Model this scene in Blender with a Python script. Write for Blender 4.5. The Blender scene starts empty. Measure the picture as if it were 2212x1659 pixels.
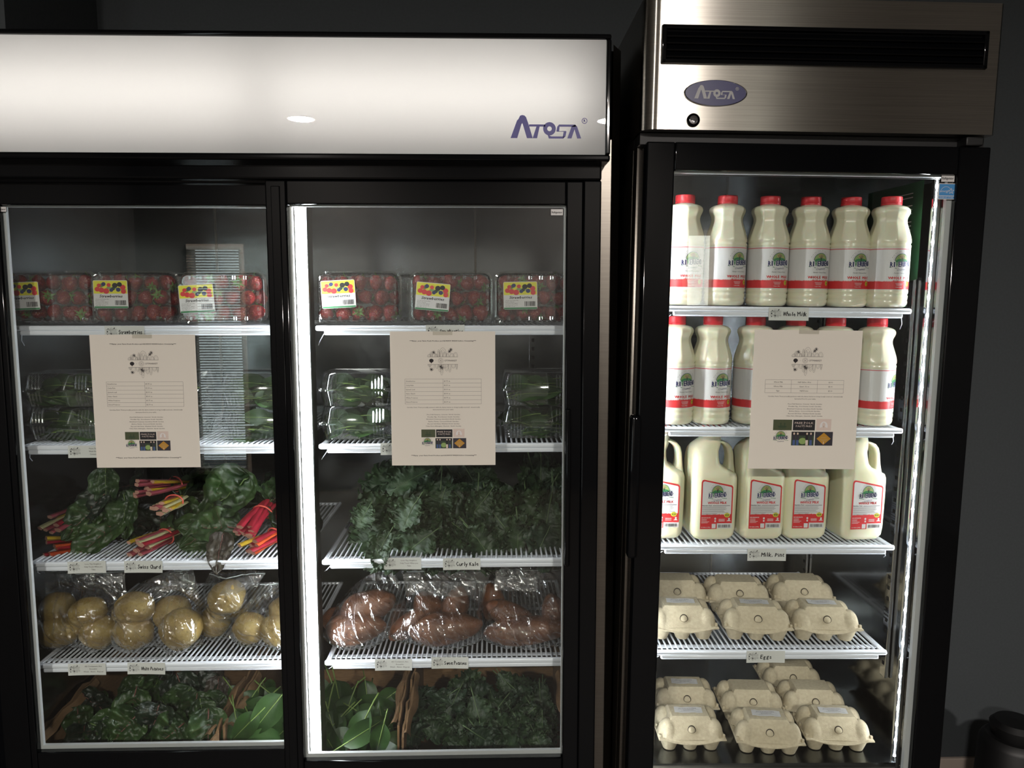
import bpy, bmesh, math, random
import numpy as np
from mathutils import Vector, Matrix, Euler, noise
R = math.radians
sc = bpy.context.scene
C = sc.collection
# ------------------------------------------------------------------ camera
PW, PH, FPX = 2212.0, 1659.0, 1660.0
PITCH, YAW, ZC = R(6.25), R(1.5), 1.52
cam_d = bpy.data.cameras.new('camera'); cam = bpy.data.objects.new('camera', cam_d); C.objects.link(cam)
cam_d.sensor_width = 36.0; cam_d.lens = FPX / PW * 36.0; cam_d.clip_start = 0.05; cam_d.clip_end = 60
cam.location = (0, 0, ZC); cam.rotation_euler = (math.pi / 2 - PITCH, 0, -YAW)
sc.camera = cam
sc.view_settings.view_transform = 'Standard'; sc.view_settings.look = 'None'
sc.view_settings.gamma = 1.0; sc.view_settings.use_curve_mapping = False
sc.view_settings.exposure = 0.0
sc.cycles.use_denoising = True
sc.cycles.max_bounces = 8; sc.cycles.transparent_max_bounces = 20
sc.cycles.diffuse_bounces = 3; sc.cycles.glossy_bounces = 4; sc.cycles.transmission_bounces = 4
sc.cycles.caustics_reflective = False; sc.cycles.caustics_refractive = False
sc.cycles.sample_clamp_indirect = 4.0
# ------------------------------------------------------------------ world and big lights
w = bpy.data.worlds.new('world'); sc.world = w; w.use_nodes = True
w.node_tree.nodes['Background'].inputs[0].default_value = (0.62, 0.72, 0.85, 1)
w.node_tree.nodes['Background'].inputs[1].default_value = 0.5

def area(name, loc, rot, sx, sy, power, col=(1, 1, 1)):
    d = bpy.data.lights.new(name, 'AREA'); d.shape = 'RECTANGLE'; d.size = sx; d.size_y = sy
    d.energy = power; d.color = col
    o = bpy.data.objects.new(name, d); C.objects.link(o); o.location = loc; o.rotation_euler = rot
    return o
WALL_Y = -3.3
area('window_daylight', (-2.30, WALL_Y - 0.30, 1.05), (R(90), 0, 0), 0.6, 1.9, 22, (0.86, 0.95, 1.0))
area('door_daylight', (1.70, WALL_Y - 0.25, 1.68), (R(90), 0, 0), 0.34, 0.7, 9, (1.0, 0.96, 0.88))
LED = 66.0          # lamp strength, wide fridge
LEDR_ = 170.0       # lamp strength, upright fridge
SIGN = 8.3         # lamp behind the lit sign
DOWN = 2400.0         # ceiling downlights
# ------------------------------------------------------------------ frames and pixel helpers
_piv = Vector((0.62, 1.5, 1.2))
FR = Matrix.Translation(_piv) @ Matrix.Rotation(R(0.65), 4, 'Y') @ Matrix.Rotation(R(0.5), 4, 'X') @ Matrix.Translation(-_piv)
FL = Matrix.Identity(4)
_cr = Vector((math.cos(YAW), -math.sin(YAW), 0))
_cf = Vector((math.sin(YAW) * math.cos(PITCH), math.cos(YAW) * math.cos(PITCH), -math.sin(PITCH)))
_cu = _cr.cross(_cf)
_org = Vector((0, 0, ZC))
def _ray(u, v, F):
    d = _cf + _cr * ((u - PW / 2) / FPX) - _cu * ((v - PH / 2) / FPX)
    I = F.inverted()
    return I @ _org, I.to_3x3() @ d
def py(u, v, Y, F=FL):            # pixel on the vertical plane at depth Y
    o, d = _ray(u, v, F); p = o + d * ((Y - o.y) / d.y)
    return p
def pz(u, v, Z, F=FL):            # pixel on the level plane at height Z
    o, d = _ray(u, v, F); return o + d * ((Z - o.z) / d.z)

# ------------------------------------------------------------------ materials
def lin(c):
    return tuple((x / 255 / 12.92 if x / 255 <= 0.04045 else ((x / 255 + 0.055) / 1.055) ** 2.4) for x in c)
_M = {}
def mat(name, col=(200, 200, 200), rough=0.5, metal=0.0, emit=0.0, coat=0.0, spec=None, sss=0.0, noise_amt=0.0,
        noise_scale=20.0, bump=0.0, bump_scale=80.0, aniso=0.0, stretch=(1, 1, 1), col2=None, trans=0.0, detail=4):
    if name in _M: return _M[name]
    m = bpy.data.materials.new(name); m.use_nodes = True; nt = m.node_tree; N = nt.nodes; L = nt.links
    b = N['Principled BSDF']; c = lin(col)
    b.inputs['Base Color'].default_value = (*c, 1); b.inputs['Roughness'].default_value = rough
    b.inputs['Metallic'].default_value = metal
    if coat: b.inputs['Coat Weight'].default_value = coat; b.inputs['Coat Roughness'].default_value = 0.05
    if spec is not None: b.inputs['Specular IOR Level'].default_value = spec
    if emit: b.inputs['Emission Color'].default_value = (*c, 1); b.inputs['Emission Strength'].default_value = emit
    if sss:
        b.inputs['Subsurface Weight'].default_value = sss; b.inputs['Subsurface Scale'].default_value = 0.01
    if aniso:
        b.inputs['Anisotropic'].default_value = aniso
        t = N.new('ShaderNodeCombineXYZ'); t.inputs[2].default_value = 1.0
        L.new(t.outputs[0], b.inputs['Tangent'])
    if noise_amt or bump or col2:
        tc = N.new('ShaderNodeTexCoord'); mp = N.new('ShaderNodeMapping'); mp.inputs['Scale'].default_value = stretch
        L.new(tc.outputs['Object'], mp.inputs['Vector'])
    if noise_amt or col2:
        n = N.new('ShaderNodeTexNoise'); n.inputs['Scale'].default_value = noise_scale; n.inputs['Detail'].default_value = detail
        L.new(mp.outputs[0], n.inputs['Vector'])
        rp = N.new('ShaderNodeValToRGB'); rp.color_ramp.elements[0].position = 0.35; rp.color_ramp.elements[1].position = 0.65
        c2 = lin(col2) if col2 else tuple(min(1, x * (1 + noise_amt)) for x in c)
        c1 = c if col2 else tuple(x * (1 - noise_amt) for x in c)
        rp.color_ramp.elements[0].color = (*c1, 1); rp.color_ramp.elements[1].color = (*c2, 1)
        L.new(n.outputs['Fac'], rp.inputs[0]); L.new(rp.outputs[0], b.inputs['Base Color'])
    if bump:
        n2 = N.new('ShaderNodeTexNoise'); n2.inputs['Scale'].default_value = bump_scale; n2.inputs['Detail'].default_value = 3
        L.new(mp.outputs[0], n2.inputs['Vector'])
        bp = N.new('ShaderNodeBump'); bp.inputs['Strength'].default_value = bump; bp.inputs['Distance'].default_value = 0.01
        L.new(n2.outputs['Fac'], bp.inputs['Height']); L.new(bp.outputs[0], b.inputs['Normal'])
    if trans:   # thin sheet that lets light through: mixed with a translucent lobe
        tr = N.new('ShaderNodeBsdfTranslucent'); tr.inputs[0].default_value = (*c, 1)
        mx = N.new('ShaderNodeMixShader'); mx.inputs[0].default_value = trans
        L.new(b.outputs[0], mx.inputs[1]); L.new(tr.outputs[0], mx.inputs[2]); L.new(mx.outputs[0], N['Material Output'].inputs[0])
    _M[name] = m
    return m
def clear(name, tint=(255, 255, 255), base=0.045, k=0.8, power=4.0, rough=0.0, haze=0.0, bump=0.0, bump_scale=30.0, stretch=(1, 1, 1)):
    if name in _M: return _M[name]
    m = bpy.data.materials.new(name); m.use_nodes = True; nt = m.node_tree; N = nt.nodes; L = nt.links
    N.remove(N['Principled BSDF'])
    tr = N.new('ShaderNodeBsdfTransparent'); tr.inputs[0].default_value = (*lin(tint), 1)
    gl = N.new('ShaderNodeBsdfGlossy'); gl.inputs['Roughness'].default_value = rough; gl.inputs['Color'].default_value = (1, 1, 1, 1)
    lw = N.new('ShaderNodeLayerWeight'); lw.inputs[0].default_value = 0.5
    pw = N.new('ShaderNodeMath'); pw.operation = 'POWER'; pw.inputs[1].default_value = power
    ml = N.new('ShaderNodeMath'); ml.operation = 'MULTIPLY_ADD'; ml.inputs[1].default_value = k; ml.inputs[2].default_value = base
    mx = N.new('ShaderNodeMixShader')
    L.new(lw.outputs['Facing'], pw.inputs[0]); L.new(pw.outputs[0], ml.inputs[0]); L.new(ml.outputs[0], mx.inputs[0])
    src = tr
    if haze:
        df = N.new('ShaderNodeBsdfDiffuse'); df.inputs[0].default_value = (.9, .9, .9, 1)
        tl = N.new('ShaderNodeBsdfTranslucent'); tl.inputs[0].default_value = (.9, .9, .9, 1)
        h0 = N.new('ShaderNodeMixShader'); h0.inputs[0].default_value = 0.5
        L.new(df.outputs[0], h0.inputs[1]); L.new(tl.outputs[0], h0.inputs[2])
        hz = N.new('ShaderNodeMixShader'); hz.inputs[0].default_value = haze
        L.new(tr.outputs[0], hz.inputs[1]); L.new(h0.outputs[0], hz.inputs[2]); src = hz
    L.new(src.outputs[0], mx.inputs[1]); L.new(gl.outputs[0], mx.inputs[2])
    L.new(mx.outputs[0], N['Material Output'].inputs[0])
    if bump:
        tc = N.new('ShaderNodeTexCoord'); mp = N.new('ShaderNodeMapping'); mp.inputs['Scale'].default_value = stretch
        n2 = N.new('ShaderNodeTexNoise'); n2.inputs['Scale'].default_value = bump_scale; n2.inputs['Detail'].default_value = 4
        bp = N.new('ShaderNodeBump'); bp.inputs['Strength'].default_value = bump; bp.inputs['Distance'].default_value = 0.01
        L.new(tc.outputs['Object'], mp.inputs['Vector']); L.new(mp.outputs[0], n2.inputs['Vector'])
        L.new(n2.outputs['Fac'], bp.inputs['Height']); L.new(bp.outputs[0], gl.inputs['Normal'])
    _M[name] = m
    return m

BLACK = mat('black_plastic', (8, 9, 11), 0.07, spec=0.22)
BLACKM = mat('matte_black', (16, 16, 17), 0.5)
STEEL = mat('brushed_steel', (172, 168, 160), 0.28, 1.0, aniso=0.95, noise_amt=0.10, noise_scale=6, stretch=(1, 1, 160))
STEELD = mat('cabinet_steel', (120, 115, 108), 0.30, 1.0, noise_amt=0.06, noise_scale=5, stretch=(1, 1, 100))
LINER = mat('liner_steel', (128, 132, 134), 0.2, 1.0, noise_amt=0.05, noise_scale=3, bump=0.10, bump_scale=5, stretch=(1, 1, 2.2))
LINERR = mat('polished_liner', (185, 188, 190), 0.12, 1.0, bump=0.035, bump_scale=6, stretch=(1, 1, 2.0))
CHROME = mat('chrome', (215, 217, 220), 0.06, 1.0)
GLASS = clear('door_glass', (247, 249, 248), 0.03, 0.8, 5)
PLAST = clear('clear_plastic', (244, 246, 245), 0.11, 0.9, 1.7, 0.04, haze=0.02)
FILM = clear('bag_film', (246, 247, 246), 0.10, 0.85, 1.6, 0.06, haze=0.025, bump=0.7, bump_scale=20, stretch=(1.6, 1, 0.35))
WHITEW = mat('white_coated_wire', (236, 240, 248), 0.35, coat=0.2)
SILVER = mat('spacer_aluminium', (205, 207, 208), 0.4, 0.35)
LEDM = mat('led_white', (246, 250, 255), 0.5, emit=LED)
LEDR = mat('led_cool', (244, 249, 255), 0.5, emit=LEDR_)
SIGNL = mat('sign_tube', (255, 251, 244), 0.5, emit=SIGN)
PAPER = mat('white_paper', (232, 227, 216), 0.8, trans=0.15)
CARD = mat('card_white', (225, 226, 222), 0.6)
INK = mat('ink', (38, 34, 36), 0.8)
INKG = mat('grey_ink', (120, 114, 112), 0.8)
INKB = mat('pen_ink', (14, 14, 18), 0.6)
NAVY = mat('navy_print', (34, 40, 92), 0.5)
LOGOBLUE = mat('logo_blue', (58, 52, 138), 0.4)
RED = mat('red_print', (205, 48, 50), 0.45)
REDCAP = mat('red_cap', (206, 44, 52), 0.4)
GREENP = mat('green_print', (52, 120, 74), 0.5)
GREENL = mat('light_green_print', (132, 158, 92), 0.5)
TAN = mat('tan_print', (170, 148, 104), 0.5)
YEL = mat('yellow_print', (222, 214, 58), 0.5)
GOLD = mat('gold_print', (176, 128, 34), 0.5)
OLIVE = mat('olive_print', (64, 72, 44), 0.5)
BEIGE = mat('beige_print', (206, 190, 180), 0.6)
SLATE = mat('slate_print', (40, 38, 48), 0.6)
JEAN = mat('denim_print', (62, 82, 130), 0.6)
SKIN = mat('pale_print', (200, 180, 160), 0.6)
FOREST = mat('forest_print', (44, 62, 38), 0.6)
SKYB = mat('sky_blue_print', (66, 140, 200), 0.5)
LABELW = mat('label_white', (216, 214, 212), 0.4, coat=0.25)
MILK = mat('milk_bottle', (228, 224, 198), 0.22, coat=0.35, sss=0.25)
JUGM = mat('milk_jug', (232, 228, 196), 0.38, sss=0.3)

# ------------------------------------------------------------------ mesh builder
class MB:
    def __init__(s): s.v = []; s.f = []; s.m = []; s.flat = []
    def add(s, vs, fs, m=0, flat=False):
        o = len(s.v); s.v += [tuple(p) for p in vs]
        for f in fs: s.f.append(tuple(i + o for i in f)); s.m.append(m); s.flat.append(flat)
        return s
    def box(s, x0, x1, y0, y1, z0, z1, m=0, bev=0.0, seg=2):
        if bev <= 0:
            vs = [(x, y, z) for x in (x0, x1) for y in (y0, y1) for z in (z0, z1)]
            return s.add(vs, [(0, 1, 3, 2), (4, 6, 7, 5), (0, 4, 5, 1), (2, 3, 7, 6), (0, 2, 6, 4), (1, 5, 7, 3)], m, True)
        bm = bmesh.new(); bmesh.ops.create_cube(bm, size=1)
        for v in bm.verts:
            v.co = ((x0 + x1) / 2 + v.co.x * (x1 - x0), (y0 + y1) / 2 + v.co.y * (y1 - y0), (z0 + z1) / 2 + v.co.z * (z1 - z0))
        bmesh.ops.bevel(bm, geom=list(bm.edges), offset=bev, segments=seg, profile=0.5, affect='EDGES', clamp_overlap=True)
        bm.verts.index_update()
        bm.normal_update(); vs = [v.co.copy() for v in bm.verts]
        big = [f for f in bm.faces if max(abs(c) for c in f.normal) > .999]; sm = [f for f in bm.faces if max(abs(c) for c in f.normal) <= .999]
        o = len(s.v); s.add(vs, [[v.index for v in f.verts] for f in big], m, True)
        for f in sm: s.f.append(tuple(v.index + o for v in f.verts)); s.m.append(m); s.flat.append(False)
        bm.free(); return s
    def loft(s, rings, m=0, cap0=True, cap1=True, closed=True):
        n = len(rings[0]); vs = [p for r in rings for p in r]; fs = []
        for i in range(len(rings) - 1):
            for j in range(n if closed else n - 1):
                k = (j + 1) % n; fs.append((i * n + j, i * n + k, (i + 1) * n + k, (i + 1) * n + j))
        if cap0: fs.append(tuple(range(n - 1, -1, -1)))
        if cap1: fs.append(tuple((len(rings) - 1) * n + j for j in range(n)))
        return s.add(vs, fs, m)
    def tube(s, pts, r, n=8, m=0, caps=True):
        pts = [Vector(p) for p in pts]; rr = r if isinstance(r, (list, tuple)) else [r] * len(pts)
        t0 = (pts[1] - pts[0]).normalized(); up = Vector((0, 0, 1)) if abs(t0.z) < 0.9 else Vector((1, 0, 0))
        rings = []
        for i, p in enumerate(pts):
            t = (pts[min(i + 1, len(pts) - 1)] - pts[max(i - 1, 0)]).normalized()
            x = t.cross(up)
            if x.length < 1e-6: x = Vector((1, 0, 0))
            x.normalize(); y = t.cross(x); up = -y if y.dot(up) < 0 else y
            y = x.cross(t)
            rings.append([p + (x * math.cos(a) + y * math.sin(a)) * rr[i] for a in (2 * math.pi * k / n for k in range(n))])
        return s.loft(rings, m, caps, caps)
    def lathe(s, prof, n=24, m=0, c=(0, 0, 0), caps=True):
        rings = [[(c[0] + r * math.cos(2 * math.pi * k / n), c[1] + r * math.sin(2 * math.pi * k / n), c[2] + z) for k in range(n)] for r, z in prof]
        return s.loft(rings, m, caps, caps)
    def grid(s, nu, nv, fn, m=0):
        vs = [fn(i / nu, j / nv) for i in range(nu + 1) for j in range(nv + 1)]
        fs = [(i * (nv + 1) + j, (i + 1) * (nv + 1) + j, (i + 1) * (nv + 1) + j + 1, i * (nv + 1) + j + 1) for i in range(nu) for j in range(nv)]
        return s.add(vs, fs, m)
    def prism(s, poly, y0, y1, m=0):       # xz outline pushed along y
        n = len(poly); vs = [(x, y0, z) for x, z in poly] + [(x, y1, z) for x, z in poly]
        fs = [tuple(range(n)), tuple(range(2 * n - 1, n - 1, -1))] + [(j, j + n, (j + 1) % n + n, (j + 1) % n) for j in range(n)]
        return s.add(vs, fs, m, True)
    def mesh(s, name, mats, smooth=True, ang=38, off=(0, 0, 0)):
        me = bpy.data.meshes.new(name)
        me.from_pydata([(x - off[0], y - off[1], z - off[2]) for x, y, z in s.v], [], s.f)
        for mm in (mats if isinstance(mats, (list, tuple)) else [mats]): me.materials.append(mm)
        me.polygons.foreach_set('material_index', s.m)
        me.polygons.foreach_set('use_smooth', [True] * len(s.f)); me.update()
        if smooth and ang: me.set_sharp_from_angle(angle=R(ang))
        me.polygons.foreach_set('use_smooth', [smooth and not fl for fl in s.flat]); me.update()
        return me

def link(name, me, parent=None, mtx=None):
    o = bpy.data.objects.new(name, me); C.objects.link(o)
    if parent is not None: o.parent = parent
    if mtx is not None: o.matrix_local = mtx
    return o
def tag(o, label, cat, group=None):
    o['label'] = label; o['category'] = cat
    if group: o['group'] = group
    return o
def thing(name, label, cat, loc=(0, 0, 0), F=FL, rot=None, group=None):
    o = bpy.data.objects.new(name, None); C.objects.link(o); o.empty_display_size = 0.02
    o.matrix_world = F @ Matrix.Translation(loc) @ (rot if rot is not None else Matrix.Identity(4))
    return tag(o, label, cat, group)
def single(name, me, label, cat, loc=(0, 0, 0), F=FL, rot=None, group=None):
    o = link(name, me); o.matrix_world = F @ Matrix.Translation(loc) @ (rot if rot is not None else Matrix.Identity(4))
    return tag(o, label, cat, group)
def copy_tree(src, mtx, label=None, group=None):
    r = src.copy(); C.objects.link(r); r.matrix_world = mtx
    if label: r['label'] = label
    if group: r['group'] = group
    for ch in list(src.children):
        c = ch.copy(); C.objects.link(c); c.parent = r
        for g in list(ch.children):
            d = g.copy(); C.objects.link(d); d.parent = c
    return r
def align(d, up=(0, 0, 1)):               # local +Y along d, local +Z near up
    y = Vector(d).normalized(); x = y.cross(Vector(up))
    if x.length < 1e-4: x = y.cross(Vector((1, 0, 0)))
    x.normalize(); z = x.cross(y)
    return Matrix((x, y, z)).transposed().to_4x4()
T = Matrix.Translation

# ------------------------------------------------------------------ flat print
_tc = {}
def text_mesh(s, res):
    key = (s, res)
    if key not in _tc:
        cu = bpy.data.curves.new('t', 'FONT'); cu.body = s; cu.resolution_u = res; cu.size = 1.0
        ob = bpy.data.objects.new('t', cu); me = bpy.data.meshes.new_from_object(ob)
        vs = [(v.co.x, v.co.y) for v in me.vertices]; fs = [tuple(p.vertices) for p in me.polygons]
        bpy.data.objects.remove(ob); bpy.data.curves.remove(cu); bpy.data.meshes.remove(me)
        _tc[key] = (vs, fs)
    return _tc[key]
CAPH = 0.69
class Decal:
    def __init__(s): s.v = []; s.f = []; s.m = []; s.mats = []
    def _mi(s, m):
        if m not in s.mats: s.mats.append(m)
        return s.mats.index(m)
    def raw(s, vs, fs, m, h):
        o = len(s.v); s.v += [(x, y, h) for x, y in vs]; i = s._mi(m)
        for f in fs: s.f.append(tuple(k + o for k in f)); s.m.append(i)
    def rect(s, x0, x1, y0, y1, m, h=1, nx=1):
        vs = []; fs = []
        for i in range(nx + 1): x = x0 + (x1 - x0) * i / nx; vs += [(x, y0), (x, y1)]
        for i in range(nx): fs.append((2 * i, 2 * i + 2, 2 * i + 3, 2 * i + 1))
        s.raw(vs, fs, m, h)
    def poly(s, pts, m, h=1): s.raw(pts, [tuple(range(len(pts)))], m, h)
    def ell(s, cx, cy, rx, ry, m, h=1, n=20, a0=0, a1=360, rings=1):
        vs = [(cx, cy)]; fs = []
        full = abs(a1 - a0) >= 360
        cnt = n if full else n + 1
        for r in range(1, rings + 1):
            for k in range(cnt):
                a = R(a0 + (a1 - a0) * k / n); vs.append((cx + rx * r / rings * math.cos(a), cy + ry * r / rings * math.sin(a)))
        for r in range(rings):
            for k in range(n):
                k2 = (k + 1) % cnt
                if r == 0: fs.append((0, 1 + k, 1 + k2))
                else:
                    b0 = 1 + (r - 1) * cnt; b1 = 1 + r * cnt; fs.append((b0 + k, b1 + k, b1 + k2, b0 + k2))
        s.raw(vs, fs, m, h)
    def line(s, pts, wd, m, h=1, close=False):
        pts = list(pts) + ([pts[0]] if close else [])
        for (x0, y0), (x1, y1) in zip(pts, pts[1:]):
            dx, dy = x1 - x0, y1 - y0; l = math.hypot(dx, dy) or 1; nx, ny = -dy / l * wd / 2, dx / l * wd / 2
            s.raw([(x0 - nx, y0 - ny), (x1 - nx, y1 - ny), (x1 + nx, y1 + ny), (x0 + nx, y0 + ny)], [(0, 1, 2, 3)], m, h)
    def arc(s, cx, cy, rx, ry, a0, a1, wd, m, h=1, n=14):
        s.line([(cx + rx * math.cos(R(a0 + (a1 - a0) * k / n)), cy + ry * math.sin(R(a0 + (a1 - a0) * k / n))) for k in range(n + 1)], wd, m, h)
    def text(s, t, x, y, hgt, m, h=2, al='C', w=None, shear=0.0, bold=0.0, res=1, rot=0.0):
        vs, fs = text_mesh(t, res)
        if not vs: return
        k = hgt / CAPH; xs = [p[0] for p in vs]; x0, x1 = min(xs), max(xs)
        kx = (w / (x1 - x0)) if w else k
        ww = (x1 - x0) * kx; ox = {'C': -ww / 2, 'L': 0, 'R': -ww}[al]
        ca, sa = math.cos(R(rot)), math.sin(R(rot))
        def put(dx, dy):
            out = []
            for px, q in vs:
                a = ox + (px - x0) * kx + shear * q * k + dx; b = q * k + dy
                out.append((x + a * ca - b * sa, y + a * sa + b * ca))
            s.raw(out, fs, m, h)
        put(0, 0)
        if bold: put(bold, 0); put(0, bold * 0.6)
    def hand(s, t, x, y, hgt, w, m, seed=0, h=2):      # pen lettering, one shaky letter at a time
        rnd = random.Random(seed); adv = []
        for ch in t: adv.append(0.45 if ch in ' iltj,' else (0.95 if ch in 'WMmw' else 0.72))
        tot = sum(adv); cur = x; w = min(w, tot * hgt * 1.12)
        for ch, a in zip(t, adv):
            st = w * a / tot
            if ch != ' ':
                nw = text_mesh(ch, 1)[0]; nw = (max(p[0] for p in nw) - min(p[0] for p in nw)) * hgt / CAPH
                s.text(ch, cur + st * 0.45, y + rnd.uniform(-.05, .05) * hgt, hgt * rnd.uniform(.92, 1.12), m, h, 'C', w=min(nw, st * .86), shear=rnd.uniform(-.03, .12), bold=hgt * 0.07, rot=rnd.uniform(-6, 5))
            cur += st
    def mesh(s, name, fn, layer=0.00012):
        me = bpy.data.meshes.new(name); me.from_pydata([tuple(fn(x, y, h * layer)) for x, y, h in s.v], [], s.f)
        for mm in s.mats: me.materials.append(mm)
        me.polygons.foreach_set('material_index', s.m); me.update(); return me
def flat_front(u, v, h): return (u, -h, v)

def river_logo(d, cx, cy, s, h0=2, rings=3, curve=0):
    """the creamery's badge: field with tree under an arch, the name across it"""
    d.ell(cx, cy + .2 * s, .44 * s, .46 * s, NAVY, h0, 22, 0, 180, rings)
    d.ell(cx, cy + .2 * s, .41 * s, .43 * s, GREENL, h0 + 1, 22, 0, 180, rings)
    d.ell(cx, cy + .18 * s, .40 * s, .16 * s, GREENP, h0 + 2, 20, 0, 180, rings)
    d.ell(cx - .02 * s, cy + .45 * s, .17 * s, .13 * s, TAN, h0 + 2, 14, 0, 360, 2)
    for a in (50, 75, 100, 130): d.line([(cx, cy + .25 * s), (cx + .2 * s * math.cos(R(a)), cy + .36 * s + .2 * s * math.sin(R(a)))], .025 * s, FOREST, h0 + 3)
    d.rect(cx - .03 * s, cx + .03 * s, cy + .12 * s, cy + .36 * s, FOREST, h0 + 3)
    d.rect(cx + .17 * s, cx + .26 * s, cy + .32 * s, cy + .4 * s, TAN, h0 + 3)
    d.arc(cx, cy + .2 * s, .50 * s, .52 * s, 5, 175, .012 * s, INKG, h0)
    st = 'From Our Cows To Your Glass'
    for i, ch in enumerate(st):
        if ch == ' ': continue
        a = 160 - 140 * i / (len(st) - 1)
        d.text(ch, cx + .57 * s * math.cos(R(a)), cy + .2 * s + .58 * s * math.sin(R(a)), .055 * s, INK, h0 + 1, rot=a - 90)
    d.poly([(cx - .72 * s, cy + .22 * s), (cx - .3 * s, cy + .12 * s), (cx + .1 * s, cy + .16 * s), (cx + .74 * s, cy + .24 * s), (cx + .2 * s, cy + .22 * s), (cx - .25 * s, cy + .19 * s)], GREENP, h0 + 4)
    for i, (ch, ux) in enumerate(zip('RIVERBEND', (-.6, -.455, -.32, -.155, -.0, .15, .295, .44, .595))):
        d.text(ch, cx + ux * s, cy - .165 * s + .055 * s * (ux + .6), .30 * s if ch != 'V' else .34 * s, GREENP if ch == 'V' else NAVY, h0 + 5, w=(.05 if ch == 'I' else .135) * s, bold=.022 * s)
    d.line([(cx - .70 * s, cy - .17 * s), (cx - .3 * s, cy - .24 * s)], .03 * s, GREENP, h0 + 4)
    d.line([(cx + .35 * s, cy - .18 * s), (cx + .72 * s, cy - .22 * s)], .03 * s, GREENP, h0 + 4)
    d.text('Creamery', cx, cy - .36 * s, .13 * s, NAVY, h0 + 4, w=.62 * s, shear=.35, rot=5)

ATOSA = []     # outline strokes of the maker's lettering, in a 1.53 x 0.49 box
def atosa(d, x, y, s, m, h=1):
    def P(L): return [(x + a * s, y + b * s) for a, b in L]
    d.poly(P([(0, 0), (.145, 0), (.235, .29), (.17, .40), (.14, .37)]), m, h)
    d.poly(P([(.17, .40), (.235, .29), (.25, .315), (.265, .29), (.39, .29), (.335, .44), (.30, .475), (.25, .485), (.205, .47)]), m, h)
    d.poly(P([(.265, .29), (.355, 0), (.48, 0), (.39, .29)]), m, h)
    d.poly(P([(.40, .245), (.40, .29), (.75, .29), (.75, .245)]), m, h)
    d.poly(P([(.48, 0), (.575, 0), (.63, .25), (.56, .25), (.49, .035)]), m, h)
    cx, cy = .842, .20
    for k in range(20):
        a, b = R(k * 18), R(k * 18 + 18)
        d.poly(P([(cx + .05 * math.cos(a), cy + .05 * math.sin(a)), (cx + .138 * math.cos(a), cy + .14 * math.sin(a)), (cx + .138 * math.cos(b), cy + .14 * math.sin(b)), (cx + .05 * math.cos(b), cy + .05 * math.sin(b))]), m, h)
    d.poly(P([(.80, .08), (.83, -.005), (1.14, -.005), (1.17, .04), (.88, .04)]), m, h)
    d.poly(P([(1.14, -.005), (1.19, .04), (1.21, .14), (1.15, .14), (1.13, .04)]), m, h)
    d.poly(P([(1.0, .14), (1.21, .14), (1.20, .155), (1.0, .185)][:3] + [(.99, .15)]), m, h)
    d.poly(P([(.99, .145), (1.05, .145), (1.06, .245), (1.01, .245)]), m, h)
    d.poly(P([(1.01, .245), (1.05, .29), (1.40, .29), (1.42, .26), (1.40, .245)]), m, h)
    d.poly(P([(1.23, 0), (1.32, 0), (1.385, .19), (1.40, .29), (1.32, .25)]), m, h)
    d.poly(P([(1.40, .29), (1.44, .25), (1.53, 0), (1.445, 0), (1.385, .19)]), m, h)
    d.arc(x + 1.6 * s, y + .37 * s, .055 * s, .055 * s, 0, 360, .014 * s, m, h, 16)
    d.text('R', x + 1.6 * s, y + .345 * s, .055 * s, m, h, bold=.006 * s)

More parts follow.
